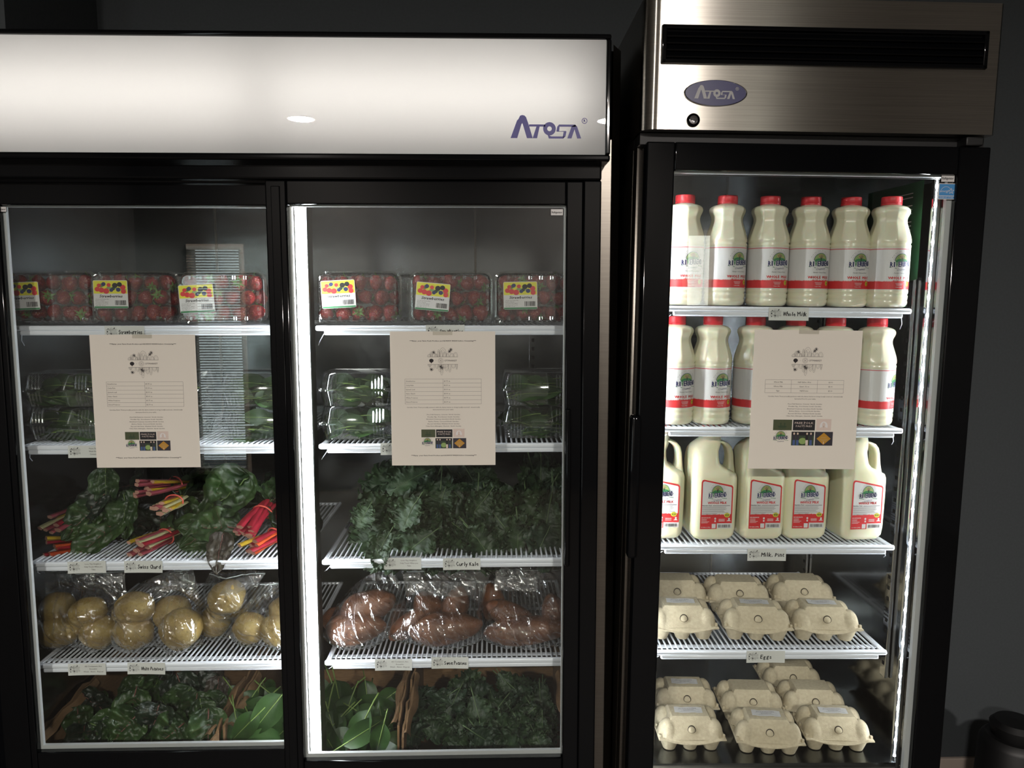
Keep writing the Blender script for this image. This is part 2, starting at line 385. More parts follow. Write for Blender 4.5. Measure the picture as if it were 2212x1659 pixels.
def veg_logo(d, x0, x1, ytop, ybot, h=2, lw=0.0003):
    """line drawing of vegetables around the market's name"""
    rnd = random.Random(5); W = x1 - x0; H = ytop - ybot; yl, yu = ytop - .36 * H, ytop
    d.line([(x0, yl), (x1, yl)], lw * 1.6, INK, h); d.line([(x0, ytop - .61 * H), (x1, ytop - .61 * H)], lw * 1.6, INK, h)
    for fx, rx, ry in ((.06, .07, .09), (.2, .1, .14), (.28, .05, .1), (.36, .04, .24), (.5, .13, .30), (.56, .07, .16), (.66, .05, .12), (.80, .07, .12), (.92, .08, .15), (.12, .05, .17), (.45, .06, .2)):
        d.arc(x0 + fx * W, yl, rx * W, ry * H, 0, 180, lw, INK, h)
        d.arc(x0 + fx * W, yl, rx * W * .55, ry * H * .8, 0, 180, lw * .7, INK, h)
    for fx, fy in ((.2, .15), (.77, .24), (.72, .18)):
        for k in range(12):
            a = R(k * 30 + rnd.uniform(-9, 9)); d.line([(x0 + fx * W, yl + fy * H), (x0 + fx * W + .06 * W * math.cos(a), yl + fy * H + .06 * W * math.sin(a))], lw * 1.8, INK, h)
    y2 = ytop - .61 * H
    for fx, rx, ry in ((.06, .06, .07), (.14, .09, .2), (.3, .06, .14), (.46, .06, .36), (.4, .07, .25), (.56, .1, .12), (.62, .07, .22), (.73, .05, .26), (.85, .07, .13), (.96, .03, .17)):
        d.arc(x0 + fx * W, y2, rx * W, ry * H, 180, 360, lw, INK, h)
        d.arc(x0 + fx * W, y2, rx * W * .5, ry * H * .8, 180, 360, lw * .7, INK, h)
    for fx, fy in ((.12, -.17), (.43, -.07), (.47, -.12)):
        for k in range(12):
            a = R(k * 30 + rnd.uniform(-9, 9)); d.line([(x0 + fx * W, y2 + fy * H), (x0 + fx * W + .06 * W * math.cos(a), y2 + fy * H + .06 * W * math.sin(a))], lw * 1.8, INK, h)
    ym = ytop - .485 * H
    d.ell(x0 + .12 * W, ym, .075 * W, .065 * H, INK, h, 9); d.poly([(x0 + .08 * W, ym + .03 * H), (x0 + .2 * W, ym + .02 * H), (x0 + .11 * W, ym - .1 * H)], INK, h)
    d.text('x', x0 + .27 * W, ym - .012 * H, .03 * H, INKG, h)
    d.arc(x0 + .43 * W, ym, .085 * W, .085 * W, 0, 360, lw * 1.2, INKG, h, 18)
    for k in range(4): d.arc(x0 + .43 * W + .035 * W * math.cos(R(90 * k + 90)), ym + .035 * W * math.sin(R(90 * k + 90)), .032 * W, .032 * W, 0, 360, lw, INKG, h, 8)
    d.text('CFTMARKET', x0 + .755 * W, ym - .025 * H, .05 * H, INKG, h, w=.42 * W, bold=lw * .6)
# ------------------------------------------------------------------ the room
FLOOR = -0.11; CEIL = 2.78; BACK = 2.40; XL, XR = -2.95, 3.1
WALLM = mat('dark_wall_paint', (72, 77, 80), 0.75, noise_amt=0.05, noise_scale=140, bump=0.05, bump_scale=300)
WALLI = mat('room_wall_paint', (84, 82, 80), 0.8, noise_amt=0.04, noise_scale=60)
CEILM = mat('ceiling_paint', (170, 166, 160), 0.9, noise_amt=0.03, noise_scale=50)
FLOORM = mat('floor_tile', (62, 56, 50), 0.6, noise_amt=0.1, noise_scale=6)
TRIMM = mat('trim_paint', (196, 182, 170), 0.5)
def struct(name, b, m):
    o = link(name, b.mesh(name, m, smooth=False)); o['kind'] = 'structure'; return o
struct('floor', MB().box(XL - .2, XR + .2, WALL_Y - .2, BACK + .2, FLOOR - .1, FLOOR), FLOORM)
struct('ceiling', MB().box(XL - .2, XR + .2, WALL_Y - .2, BACK + .2, CEIL, CEIL + .1), CEILM)
struct('wall_back', MB().box(-1.16, XR + .2, BACK, BACK + .1, FLOOR, CEIL), WALLM)
struct('wall_recess', MB().box(XL - .2, -1.16, 1.95, BACK + .1, FLOOR, CEIL), WALLM)
struct('wall_right', MB().box(XR, XR + .1, WALL_Y - .1, BACK, FLOOR, CEIL), WALLI)
struct('wall_left', MB().box(XL - .1, XL, WALL_Y - .1, 1.95, FLOOR, CEIL), WALLI)
WX0, WX1, WZ0, WZ1 = -2.53, -2.06, 0.05, 1.98
DX0, DX1, DZ0, DZ1 = 1.56, 1.84, 1.35, 2.0
fw = MB()
fw.box(XL - .1, WX0, WALL_Y - .1, WALL_Y, FLOOR, CEIL); fw.box(WX0, WX1, WALL_Y - .1, WALL_Y, FLOOR, WZ0); fw.box(WX0, WX1, WALL_Y - .1, WALL_Y, WZ1, CEIL)
fw.box(WX1, DX0, WALL_Y - .1, WALL_Y, FLOOR, CEIL); fw.box(DX0, DX1, WALL_Y - .1, WALL_Y, DZ1, CEIL); fw.box(DX0, DX1, WALL_Y - .1, WALL_Y, FLOOR, DZ0); fw.box(DX1, XR + .1, WALL_Y - .1, WALL_Y, FLOOR, CEIL)
struct('wall_front', fw, WALLI)
for nm, (a, b_, z0, z1) in (('window_1', (WX0, WX1, WZ0, WZ1)), ('window_2', (DX0, DX1, DZ0, DZ1))):
    f = MB()
    f.box(a, a + .04, WALL_Y - .08, WALL_Y + .012, z0, z1); f.box(b_ - .04, b_, WALL_Y - .08, WALL_Y + .012, z0, z1)
    f.box(a + .04, b_ - .04, WALL_Y - .08, WALL_Y + .012, z0, z0 + .04); f.box(a + .04, b_ - .04, WALL_Y - .08, WALL_Y + .012, z1 - .04, z1)
    o = struct(nm, f, TRIMM)
    link('pane', MB().box(a + .04, b_ - .04, WALL_Y - .06, WALL_Y - .055, z0 + .04, z1 - .04).mesh('pane', GLASS, False), o)
struct('baseboard_back', MB().box(-1.16, XR, BACK - .014, BACK, FLOOR, FLOOR + .1, 0, .003), TRIMM)
# venetian blind in the window behind the viewer (seen mirrored in the left sliding door)
BLIND = mat('blind_slat', (222, 222, 214), 0.5)
bl = thing('window_blind', 'pale horizontal slat blind hanging in the narrow window, mirrored in the glass door', 'blind', ((WX0 + WX1) / 2, WALL_Y + .03, WZ1 - .02))
link('head_rail', MB().box(-.22, .22, -.014, .014, -.03, 0, 0, .003).mesh('head_rail', BLIND), bl)
slm = MB().grid(1, 3, lambda u, v: ((u - .5) * .44, (v - .5) * .020, (v - .5) * .0135 + .002 * math.cos((v - .5) * 3)), 0).mesh('slat', BLIND)
for k in range(84):
    link('slat', slm, bl, T((0, 0, -.045 - .0225 * k)))
# recessed ceiling lamps
DOWNM = mat('downlight_lens', (255, 246, 238), 0.5, emit=DOWN)
proto = None
for X in (-1.33, 0.84):
    for Y in (-2.5,):
        if proto is None:
            proto = thing('ceiling_downlight', 'round recessed ceiling lamp set in the pale ceiling', 'lamp', (X, Y, CEIL), group='recessed ceiling lamps')
            link('lens', MB().lathe([(.0, -.004), (.085, -.004), (.09, -.001)], 28, caps=False).mesh('lens', DOWNM), proto)
            link('trim_ring', MB().lathe([(.088, 0), (.09, -.006), (.105, -.006), (.108, 0)], 28, caps=False).mesh('trim_ring', TRIMM), proto)
        else: copy_tree(proto, T((X, Y, CEIL)))
# dark bin with a lid in the corner right of the tall fridge
BINM = mat('bin_black', (12, 12, 13), 0.5)
bp_ = py(2188, 1640, 1.95)
bt = thing('waste_bin', 'black round waste bin with lipped lid standing in the dark corner', 'bin', (bp_.x, 1.95, FLOOR))
link('body', MB().lathe([(.10, 0), (.105, .02), (.085, bp_.z - FLOOR + .05), (.08, bp_.z - FLOOR + .06), (.07, bp_.z - FLOOR + .07)], 28).mesh('body', BINM), bt)
link('lid', MB().lathe([(.055, bp_.z - FLOOR + .068), (.06, bp_.z - FLOOR + .085), (.062, bp_.z - FLOOR + .1), (.05, bp_.z - FLOOR + .113), (.0, bp_.z - FLOOR + .118)], 28).mesh('lid', BINM), bt)
tt = py(2235, 1640, 1.93)
tb = thing('tall_bin', 'taller black container partly seen beside the lidded waste bin', 'bin', (tt.x + .075, 1.84, FLOOR))
link('body', MB().lathe([(.07, 0), (.075, .02), (.078, tt.z - FLOOR + .1), (.07, tt.z - FLOOR + .11), (.066, tt.z - FLOOR + .1)], 28, caps=False).mesh('body', BINM), tb)
link('base', MB().lathe([(.068, .01), (.068, .02)], 24).mesh('base', BINM), tb)

# ------------------------------------------------------------------ wide fridge with sliding doors
B0 = Vector((-.44, 1.95, FLOOR))
fl = thing('display_fridge', 'wide black-framed sliding door display fridge with a white lit sign on top', 'fridge', B0)
def lp(name, b, m, parent=fl, smooth=True): return link(name, b.mesh(name, m, smooth, off=B0), parent)
LX0, LX1 = -1.13, 0.245
IX0, IX1, IZ0, IZ1, IY1 = -1.06, 0.20, 0.36, 1.80, 2.25
lp('side_panel', MB().box(LX0, LX0 + .02, 1.62, 2.33, .02, 2.03), STEELD)
lp('side_panel', MB().box(LX1 - .005, LX1 + .02, 1.645, 2.33, .02, 2.03), STEELD)
lp('back_panel', MB().box(LX0 + .02, LX1 - .005, 2.30, 2.33, .02, 2.03), STEELD)
lp('top_panel', MB().box(LX0 + .02, LX1 - .005, 1.60, 2.30, 2.00, 2.03), STEELD)
lp('floor_panel', MB().box(LX0 + .02, LX1 - .005, 1.62, 2.30, .02, .05), STEELD)
lp('liner_back', MB().box(IX0, IX1, IY1, IY1 + .01, IZ0, IZ1), LINER)
lp('liner_side', MB().box(IX0 - .012, IX0, 1.64, IY1, IZ0, IZ1), LINER)
lp('liner_side', MB().box(IX1, IX1 + .012, 1.64, IY1, IZ0, IZ1), LINER)
lp('liner_ceiling', MB().box(IX0, IX1, 1.64, IY1, IZ1, IZ1 + .01), LINER)
lp('liner_floor', MB().box(IX0, IX1, 1.64, IY1, IZ0 - .01, IZ0), LINER)
for X in (-.79, -.05): lp('back_seam', MB().box(X, X + .006, IY1 - .003, IY1, IZ0, IZ1), STEELD)
def pilaster(b, x, y, z0, z1, front=True, n=None):
    b.box(x - .011, x + .011, y - .006, y, z0, z1, 0, .001)
    k = 0; z = z0 + .03
    while z < z1 - .02:
        b.box(x - .004, x + .004, y - .0068, y - .0055, z, z + .010, 1); z += .0255
for X in (-.62, -.21, .12, -.98): 
    b = MB(); pilaster(b, X, IY1, .45, 1.6); lp('shelf_standard', b, [LINER, BLACKM])
# trim to the right: bright flange and darker slanted return
t = MB(); t.box(.221, .246, 1.60, 1.645, .02, 1.845, 0, .002)
lp('edge_trim', t, STEELD)
t = MB(); t.add([(.246, 1.603, .02), (.268, 1.645, .02), (.268, 1.645, 2.03), (.246, 1.603, 2.03)], [(0, 1, 2, 3)]); t.add([(.24, 1.645, .02), (.268, 1.645, .02), (.268, 1.645, 2.03), (.24, 1.645, 2.03)], [(3, 2, 1, 0)])
lp('corner_return', t, STEELD)
# black door frame around the sashes
fr = MB()
fr.box(LX0, .221, 1.585, 1.645, 1.752, 1.85, 0, .004)       # header band
fr.box(LX0, .221, 1.570, 1.60, 1.758, 1.800, 0, .004)
fr.box(.185, .221, 1.570, 1.645, .02, 1.758, 0, .003)       # right jamb
fr.box(LX0, -1.075, 1.570, 1.645, .02, 1.758, 0, .003)
fr.box(-1.075, .185, 1.570, 1.645, .02, .4695, 0, .003)
lp('door_frame', fr, BLACK)
# lit sign
YS = 1.535
SZ0, SZ1 = py(650, 345, YS).z, py(650, 66, YS).z; SX1 = py(1322, 75, YS).x; GX1 = py(1311, 88, YS).x
GZ0, GZ1 = py(650, 330, YS).z, py(650, 78, YS).z
s = MB()
s.box(LX0 - .01, SX1, YS, YS + .075, GZ1, SZ1, 0, .004); s.box(LX0 - .01, SX1, YS, YS + .075, SZ0, GZ0, 0, .004)
s.box(GX1, SX1, YS, YS + .075, GZ0, GZ1, 0, .003); s.box(LX0 - .01, LX0 + .002, YS, YS + .075, GZ0, GZ1, 0, .003)
sign = lp('sign_frame', s, BLACK)
SIGNBOX = mat('sign_box_white', (240, 240, 238), 0.7)
s = MB(); s.box(LX0, GX1, YS + .150, YS + .154, GZ0, GZ1); s.box(LX0, GX1, YS + .012, YS + .15, GZ1, GZ1 + .003); s.box(LX0, GX1, YS + .012, YS + .15, GZ0 - .003, GZ0); s.box(GX1, GX1 + .003, YS + .012, YS + .15, GZ0, GZ1); s.box(LX0 - .003, LX0, YS + .012, YS + .15, GZ0, GZ1)
lp('sign_box', s, SIGNBOX, sign, False)
DIFF = bpy.data.materials.new('sign_diffuser'); DIFF.use_nodes = True
_n = DIFF.node_tree; _n.nodes.remove(_n.nodes['Principled BSDF'])
_t = _n.nodes.new('ShaderNodeBsdfTranslucent'); _t.inputs[0].default_value = (.86, .85, .845, 1)
_d = _n.nodes.new('ShaderNodeBsdfDiffuse'); _d.inputs[0].default_value = (.7, .7, .7, 1)
_g = _n.nodes.new('ShaderNodeBsdfGlossy'); _g.inputs['Roughness'].default_value = 0.0
_m1 = _n.nodes.new('ShaderNodeMixShader'); _m1.inputs[0].default_value = .35; _m2 = _n.nodes.new('ShaderNodeMixShader'); _m2.inputs[0].default_value = .05
_n.links.new(_t.outputs[0], _m1.inputs[1]); _n.links.new(_d.outputs[0], _m1.inputs[2])
_n.links.new(_m1.outputs[0], _m2.inputs[1]); _n.links.new(_g.outputs[0], _m2.inputs[2]); _n.links.new(_m2.outputs[0], _n.nodes['Material Output'].inputs[0])
lp('sign_panel', MB().add([(LX0 + .002, YS + .006, GZ0), (GX1, YS + .006, GZ0), (GX1, YS + .006, GZ1), (LX0 + .002, YS + .006, GZ1)], [(0, 1, 2, 3)]), DIFF, sign, False)
zt = GZ0 + .53 * (GZ1 - GZ0)
for a, b_ in ((-1.10, -.47), (-.43, .19)):
    lp('sign_tube', MB().tube([(a, YS + .088, zt), (b_, YS + .088, zt)], .012, 10), SIGNL, sign)
d = Decal(); q0 = py(1103, 297, YS); q1 = py(1256, 297, YS)
atosa(d, 0, 0, (q1.x - q0.x) / 1.53, LOGOBLUE)
link('sign_lettering', d.mesh('sign_lettering', flat_front), sign, T(Vector((q0.x, YS + .0055, q0.z)) - B0))
# sliding doors
def sash(x0, x1, gx0, gx1, gz0, gz1, z0, z1, yf, depth, yg, name='sliding_door'):
    f = MB()
    f.box(x0, gx0, yf, yf + depth, z0, z1, 0, .003); f.box(gx1, x1, yf, yf + depth, z0, z1, 0, .003)
    f.box(gx0, gx1, yf, yf + depth, gz1, z1, 0, .003); f.box(gx0, gx1, yf, yf + depth, z0, gz0, 0, .003)
    for st in (.012,):      # stepped inner moulding
        f.box(x0 + st, gx0 - .012, yf - .003, yf + .003, z0 + .02, z1 - .012, 0, .0015)
    d = lp(name, f, BLACK)
    lp('glass_pane', MB().box(gx0, gx1, yg, yg + .004, gz0, gz1), GLASS, d, False)
    sp = MB(); yy = yg + .005; w_ = .006
    sp.box(gx0, gx0 + w_, yy, yy + .008, gz0, gz1); sp.box(gx1 - w_ * .4, gx1, yy, yy + .008, gz0, gz1)
    sp.box(gx0 + w_, gx1 - w_ * .4, yy, yy + .008, gz0, gz0 + w_ * 1.4); sp.box(gx0 + w_, gx1 - w_ * .4, yy, yy + .008, gz1 - w_ * .4, gz1)
    lp('spacer_bar', sp, SILVER, d, False)
    return d
g0 = py(622, 443, 1.585); g1 = py(1211, 1624, 1.585); g2 = py(1222, 446, 1.585)
rs = sash(py(571, 398, 1.572).x, .185, g0.x, g2.x, g1.z - .006, g0.z, .47, 1.757, 1.573, .026, 1.584)
h0 = py(300, 445, 1.612)
ls = sash(-1.075, py(640, 800, 1.61).x, py(40, 1000, 1.612).x + .002, py(600, 800, 1.612).x, py(300, 1617, 1.612).z, h0.z, .47, 1.757, 1.601, .026, 1.611)
hd = MB(); hd.box(g2.x + .001, g2.x + .012, 1.560, 1.576, py(1225, 1222, 1.57).z, py(1225, 882, 1.57).z, 0, .004)
lp('door_handle', hd, BLACK, rs)
# centre mullion with the lamp
MXL = -.402
lp('mullion', MB().box(MXL - .020, MXL + .012, 1.668, 1.71, IZ0, IZ1, 0, .003), STEELD)
led = lp('led_lamp', MB().box(MXL - .012, MXL + .012, 1.660, 1.668, .47, 1.74, 0, .002), SILVER)
lp('led_tube', MB().tube([(MXL, 1.650, .49), (MXL, 1.650, 1.73)], .0098, 14), LEDM, led)
# a second tube wash on the back of the mullion is left out: the cabinet has one lamp post

# ------------------------------------------------------------------ tall fridge with hinged glass door
B1 = Vector((.62, 1.9, FLOOR))
fr_ = thing('upright_fridge', 'tall single glass door fridge with stainless top and louvred grille', 'fridge', B1, FR)
def rp(name, b, m, parent=None, smooth=True): return link(name, b.mesh(name, m, smooth, off=B1), parent or fr_)
X0, X1 = .281, .958
rp('side_panel', MB().box(X0, X0 + .012, 1.60, 2.28, .05, 1.84), STEELD)
rp('side_panel', MB().box(X1 - .012, X1, 1.60, 2.28, .05, 1.84), STEELD)
rp('back_panel', MB().box(X0 + .012, X1 - .012, 2.25, 2.28, .05, 1.84), STEELD)
rp('base_panel', MB().box(X0 + .012, X1 - .012, 1.60, 2.25, .05, .30), STEELD)
# face frame behind the door
ff = MB(); ff.box(X0, X0 + .045, 1.562, 1.60, .05, 1.835, 0, .006); ff.box(X1 - .045, X1, 1.562, 1.60, .05, 1.835, 0, .006); ff.box(X0 + .045, X1 - .045, 1.562, 1.60, 1.775, 1.835); ff.box(X0 + .045, X1 - .045, 1.562, 1.60, .30, .495)
rp('face_frame', ff, STEELD)
JX0, JX1, JZ0, JZ1, JY1 = .322, .912, .505, 1.80, 2.20
rp('liner_back', MB().box(JX0, JX1, JY1, JY1 + .01, JZ0, JZ1), LINER)
rp('liner_side', MB().box(JX0 - .008, JX0, 1.60, JY1, JZ0, JZ1), LINERR)
rp('liner_side', MB().box(JX1, JX1 + .008, 1.60, JY1, JZ0, JZ1), LINERR)
rp('liner_ceiling', MB().box(JX0, JX1, 1.60, JY1, JZ1, JZ1 + .01), LINER)
rp('liner_floor', MB().box(JX0, JX1, 1.57, JY1, JZ0 - .01, JZ0), LINER)
rp('back_seam', MB().box(.655, .659, JY1 - .003, JY1, JZ0, JZ1), STEELD)
for xs in (.45, .56): rp('vent_slot', MB().box(xs, xs + .05, JY1 - .004, JY1 - .001, 1.405, 1.413), BLACKM)
# header with rounded left corner
hz0, hz1 = 1.838, 2.078
prof = []
for k in range(9):
    a = R(180 - 90 * (1 - k / 8)) if False else R(180 + 90 * k / 8)
    prof.append((X0 - .004 + .030 + .030 * math.cos(a), 1.497 + .030 + .030 * math.sin(a)))
prof = [(X0 - .004, 2.28)] + prof + [(X1 - .006, 1.497), (X1, 1.503), (X1, 2.28)]
hb = MB(); hb.loft([[(x, y, hz0) for x, y in prof], [(x, y, hz1) for x, y in prof]])
head = rp('header', hb, STEEL)
hb = MB(); hb.box(X0, X1, 1.53, 1.60, hz0 - .022, hz0 - .001); rp('header_underside', hb, BLACKM)
ga, gb = py(1430, 55, 1.497, FR), py(2127, 155, 1.497, FR)
gz1, gz0 = 2.026, 1.957
g = MB(); g.box(ga.x, gb.x, 1.489, 1.497, gz1 - .008, gz1, 0, .002); g.box(ga.x, gb.x, 1.489, 1.497, gz0, gz0 + .008, 0, .002)
g.box(ga.x, ga.x + .009, 1.489, 1.497, gz0, gz1, 0, .002); g.box(gb.x - .009, gb.x, 1.489, 1.497, gz0, gz1, 0, .002)
g.box(ga.x, gb.x, 1.4955, 1.4968, gz0, gz1)
gr = rp('grille', g, BLACK)
lm = MB(); lm.add([(0, 0, 0), (1, 0, 0), (1, .007, .009), (0, .007, .009), (0, .0015, -.002), (1, .0015, -.002), (1, .008, .007), (0, .008, .007)], [(0, 1, 2, 3), (4, 7, 6, 5), (0, 4, 5, 1), (3, 2, 6, 7)], 0, True)
lmm = lm.mesh('louvre', BLACK, False)
for k in range(4):
    link('louvre', lmm, gr, T(Vector((ga.x + .009, 1.4885, gz0 + .012 + k * .0122)) - B1) @ Matrix.Diagonal((gb.x - ga.x - .018, 1, 1, 1)))
# badge and lock
bc = py(1545, 202, 1.497, FR)
OVAL = mat('badge_blue', (20, 21, 92), 0.3)
b = MB(); b.loft([[(bc.x + .060 * s_ * math.cos(a), 1.497 - d_, bc.z + .024 * s_ * math.sin(a)) for a in (2 * math.pi * k / 48 for k in range(48))] for s_, d_ in ((1, 0), (1, .003), (.975, .0042), (.955, .0034))], 0, False, False)
badge = rp('badge', b, CHROME)
b = MB(); b.add([(bc.x + .0575 * math.cos(a), 1.4935, bc.z + .0229 * math.sin(a)) for a in (2 * math.pi * k / 48 for k in range(48))], [tuple(range(48))], 0, True)
rp('badge_field', b, OVAL, badge)
d = Decal(); atosa(d, -.0405, -.0105, .0505, mat('badge_grey', (150, 150, 150), .45, .3))
link('badge_lettering', d.mesh('badge_lettering', flat_front), badge, T(Vector((bc.x, 1.4932, bc.z)) - B1))
lk = py(1497, 260, 1.497, FR)
b = MB(); b.loft([[(lk.x + r * math.cos(a), 1.497 - d_, lk.z + r * math.sin(a)) for a in (2 * math.pi * k / 24 for k in range(24))] for r, d_ in ((.0125, 0), (.0125, .003), (.0105, .0045), (.009, .003))], 0, False, True)
lo = rp('lock', b, BLACK)
b = MB(); b.loft([[(lk.x + r * math.cos(a), 1.497 - d_, lk.z + r * math.sin(a)) for a in (2 * math.pi * k / 20 for k in range(20))] for r, d_ in ((.0085, .003), (.008, .0052), (.0065, .0058))], 0, False, True); b.box(lk.x - .0045, lk.x + .0045, 1.4905, 1.4915, lk.z - .001, lk.z + .0015, 1)
rp('key_cylinder', b, [CHROME, BLACKM], lo)
# door
da, db = py(1395, 306, 1.5, FR), py(2145, 318, 1.5, FR)
dx0, dx1, dz1, dz0 = .289, .955, 1.816, .33
ox0, ox1, oz1, oz0 = .3435, .8935, 1.763, .45
f = MB(); f.box(dx0, ox0, 1.5, 1.552, dz0, dz1, 0, .003); f.box(ox1, dx1, 1.5, 1.552, dz0, dz1, 0, .003); f.box(ox0, ox1, 1.5, 1.552, oz1, dz1, 0, .003); f.box(ox0, ox1, 1.5, 1.552, dz0, oz0, 0, .003)
door = rp('hinged_door', f, BLACK)
rp('glass_pane', MB().box(ox0, ox1, 1.508, 1.512, oz0, oz1), GLASS, door, False)
sp = MB(); sp.box(ox1 - .0105, ox1, 1.514, 1.524, oz0, oz1); sp.box(ox0, ox1 - .0105, 1.514, 1.524, oz1 - .003, oz1)
rp('spacer_bar', sp, SILVER, door, False)
gk = MB(); gk.box(ox0 - .03, ox0, 1.552, 1.562, oz0 - .02, oz1 + .02); gk.box(ox1, ox1 + .03, 1.552, 1.562, oz0 - .02, oz1 + .02); gk.box(ox0, ox1, 1.552, 1.562, oz1, oz1 + .02)
rp('gasket', gk, BLACKM, door)
ha, hb_ = py(1370, 898, 1.49, FR), py(1366, 1207, 1.49, FR)
hd = MB(); hd.box(dx0 - .016, dx0 + .004, 1.487, 1.515, hb_.z, ha.z, 0, .006); rp('door_handle', hd, BLACK, door)
hg = MB(); hg.box(.905, .94, 1.50, 1.545, dz1 + .002, hz0 - .003, 0, .003); rp('hinge', hg, BLACKM)
# lamps: one down each front jamb, hidden LED with a chrome bead
for sx, x_ in ((-1, JX0 + .006), (1, JX1 - .006)):
    cb = MB(); cb.tube([(x_, 1.588, JZ0), (x_, 1.588, JZ1)], .0105, 18)
    c_ = rp('lamp_trim', cb, CHROME)
    lb = MB(); n_ = 170; xc = x_ - sx * .0070
    lb.tube([(xc, 1.5785, JZ0 + .01 + (JZ1 - JZ0 - .02) * k / n_) for k in range(n_ + 1)], [.0011 + .0018 * max(0, math.cos(2 * math.pi * k / 5.0)) ** 2 for k in range(n_ + 1)], 7)
    rp('led_row', lb, LEDR, c_)
# shelf standards with slots on the right wall
for X_, Y_ in ((JX1, 1.66), (JX1, 2.12), ):
    b = MB(); b.box(X_ - .010, X_ - .001, Y_ - .012, Y_ + .012, .66, 1.57, 0, .002)
    z = .69
    while z < 1.55: b.box(X_ - .0108, X_ - .0098, Y_ - .006, Y_ + .002, z, z + .008, 1); z += .0255
    rp('shelf_standard', b, [CHROME, BLACKM])

# ------------------------------------------------------------------ wire shelves
def wire_shelf(label, x0, x1, yf, yb, ztop, F, n, group, cross=(.035,)):
    o = thing('wire_shelf', label, 'shelf', ((x0 + x1) / 2, yf, ztop), F, group=group)
    W = x1 - x0; hx = W / 2
    l = MB(); l.box(-hx, hx, -.001, .010, -.0125, -.0008, 0, .0045, 3)
    l.box(-hx + .018, hx - .018, .0005, .011, -.0215, -.011, 0, .0035, 3)
    link('front_lip', l.mesh('front_lip', WHITEW), o)
    fr2 = MB(); D = yb - yf
    for sx in (-1, 1): fr2.tube([(sx * (hx - .006), .006, -.006), (sx * (hx - .006), D, -.006)], .005, 8)
    fr2.tube([(-hx + .006, D - .004, -.006), (hx - .006, D - .004, -.006)], .004, 8)
    link('frame', fr2.mesh('frame', WHITEW), o)
    for c in (.035, .30):
        cr = MB(); cr.box(-hx + .006, hx - .006, c, c + .012, -.0125, -.0085, 0, .0015, 1); link('cross_bar', cr.mesh('cross_bar', WHITEW), o)
    wm = MB(); wm.tube([(0, .004, -.004), (0, .0, -.0065)][:1] + [(0, D - .004, -.004)], .0022, 6); wme = wm.mesh('wire', WHITEW)
    for k in range(1, n): link('wire', wme, o, T((-hx + W * k / n, 0, -.0002)))
    bk = MB()
    for sx in (-1, 1): bk.tube([(sx * (hx - .016), .012, -.019), (sx * (hx - .004), .030, -.034), (sx * (hx + .006), .055, -.046)], .0008, 6)
    link('bracket', bk.mesh('bracket', WHITEW), o)
    return o
ZL = (1.466, 1.208, .947, .713); ZR = (1.505, 1.253, .998, .761)
YL, YR = 1.662, 1.580
cont_l = ('strawberry boxes', 'stacked spinach boxes', 'swiss chard bunches', 'bagged white potatoes')
cont_r = ('strawberry boxes', 'stacked spinach boxes', 'heaped curly kale', 'bagged sweet potatoes')
for i in range(4):
    wire_shelf(f'white wire shelf holding {cont_l[i]} behind the sliding door on the swiss chard side', -1.022, -.43, YL, 2.16, ZL[i], FL, 52, 'wire shelves in the wide fridge')
    wire_shelf(f'white wire shelf holding {cont_r[i]} on the curly kale side of the lamp post', -.379, .192, YL, 2.16, ZL[i], FL, 50, 'wire shelves in the wide fridge')
cont_u = ('topmost row of milk bottles', 'second row of milk bottles', 'half gallon milk jugs', 'egg cartons above the fridge floor')
for i in range(4):
    wire_shelf(f'white wire shelf in the upright fridge carrying the {cont_u[i]}', .352, .868, YR, 2.06, ZR[i], FR, 44, 'wire shelves in the upright fridge')
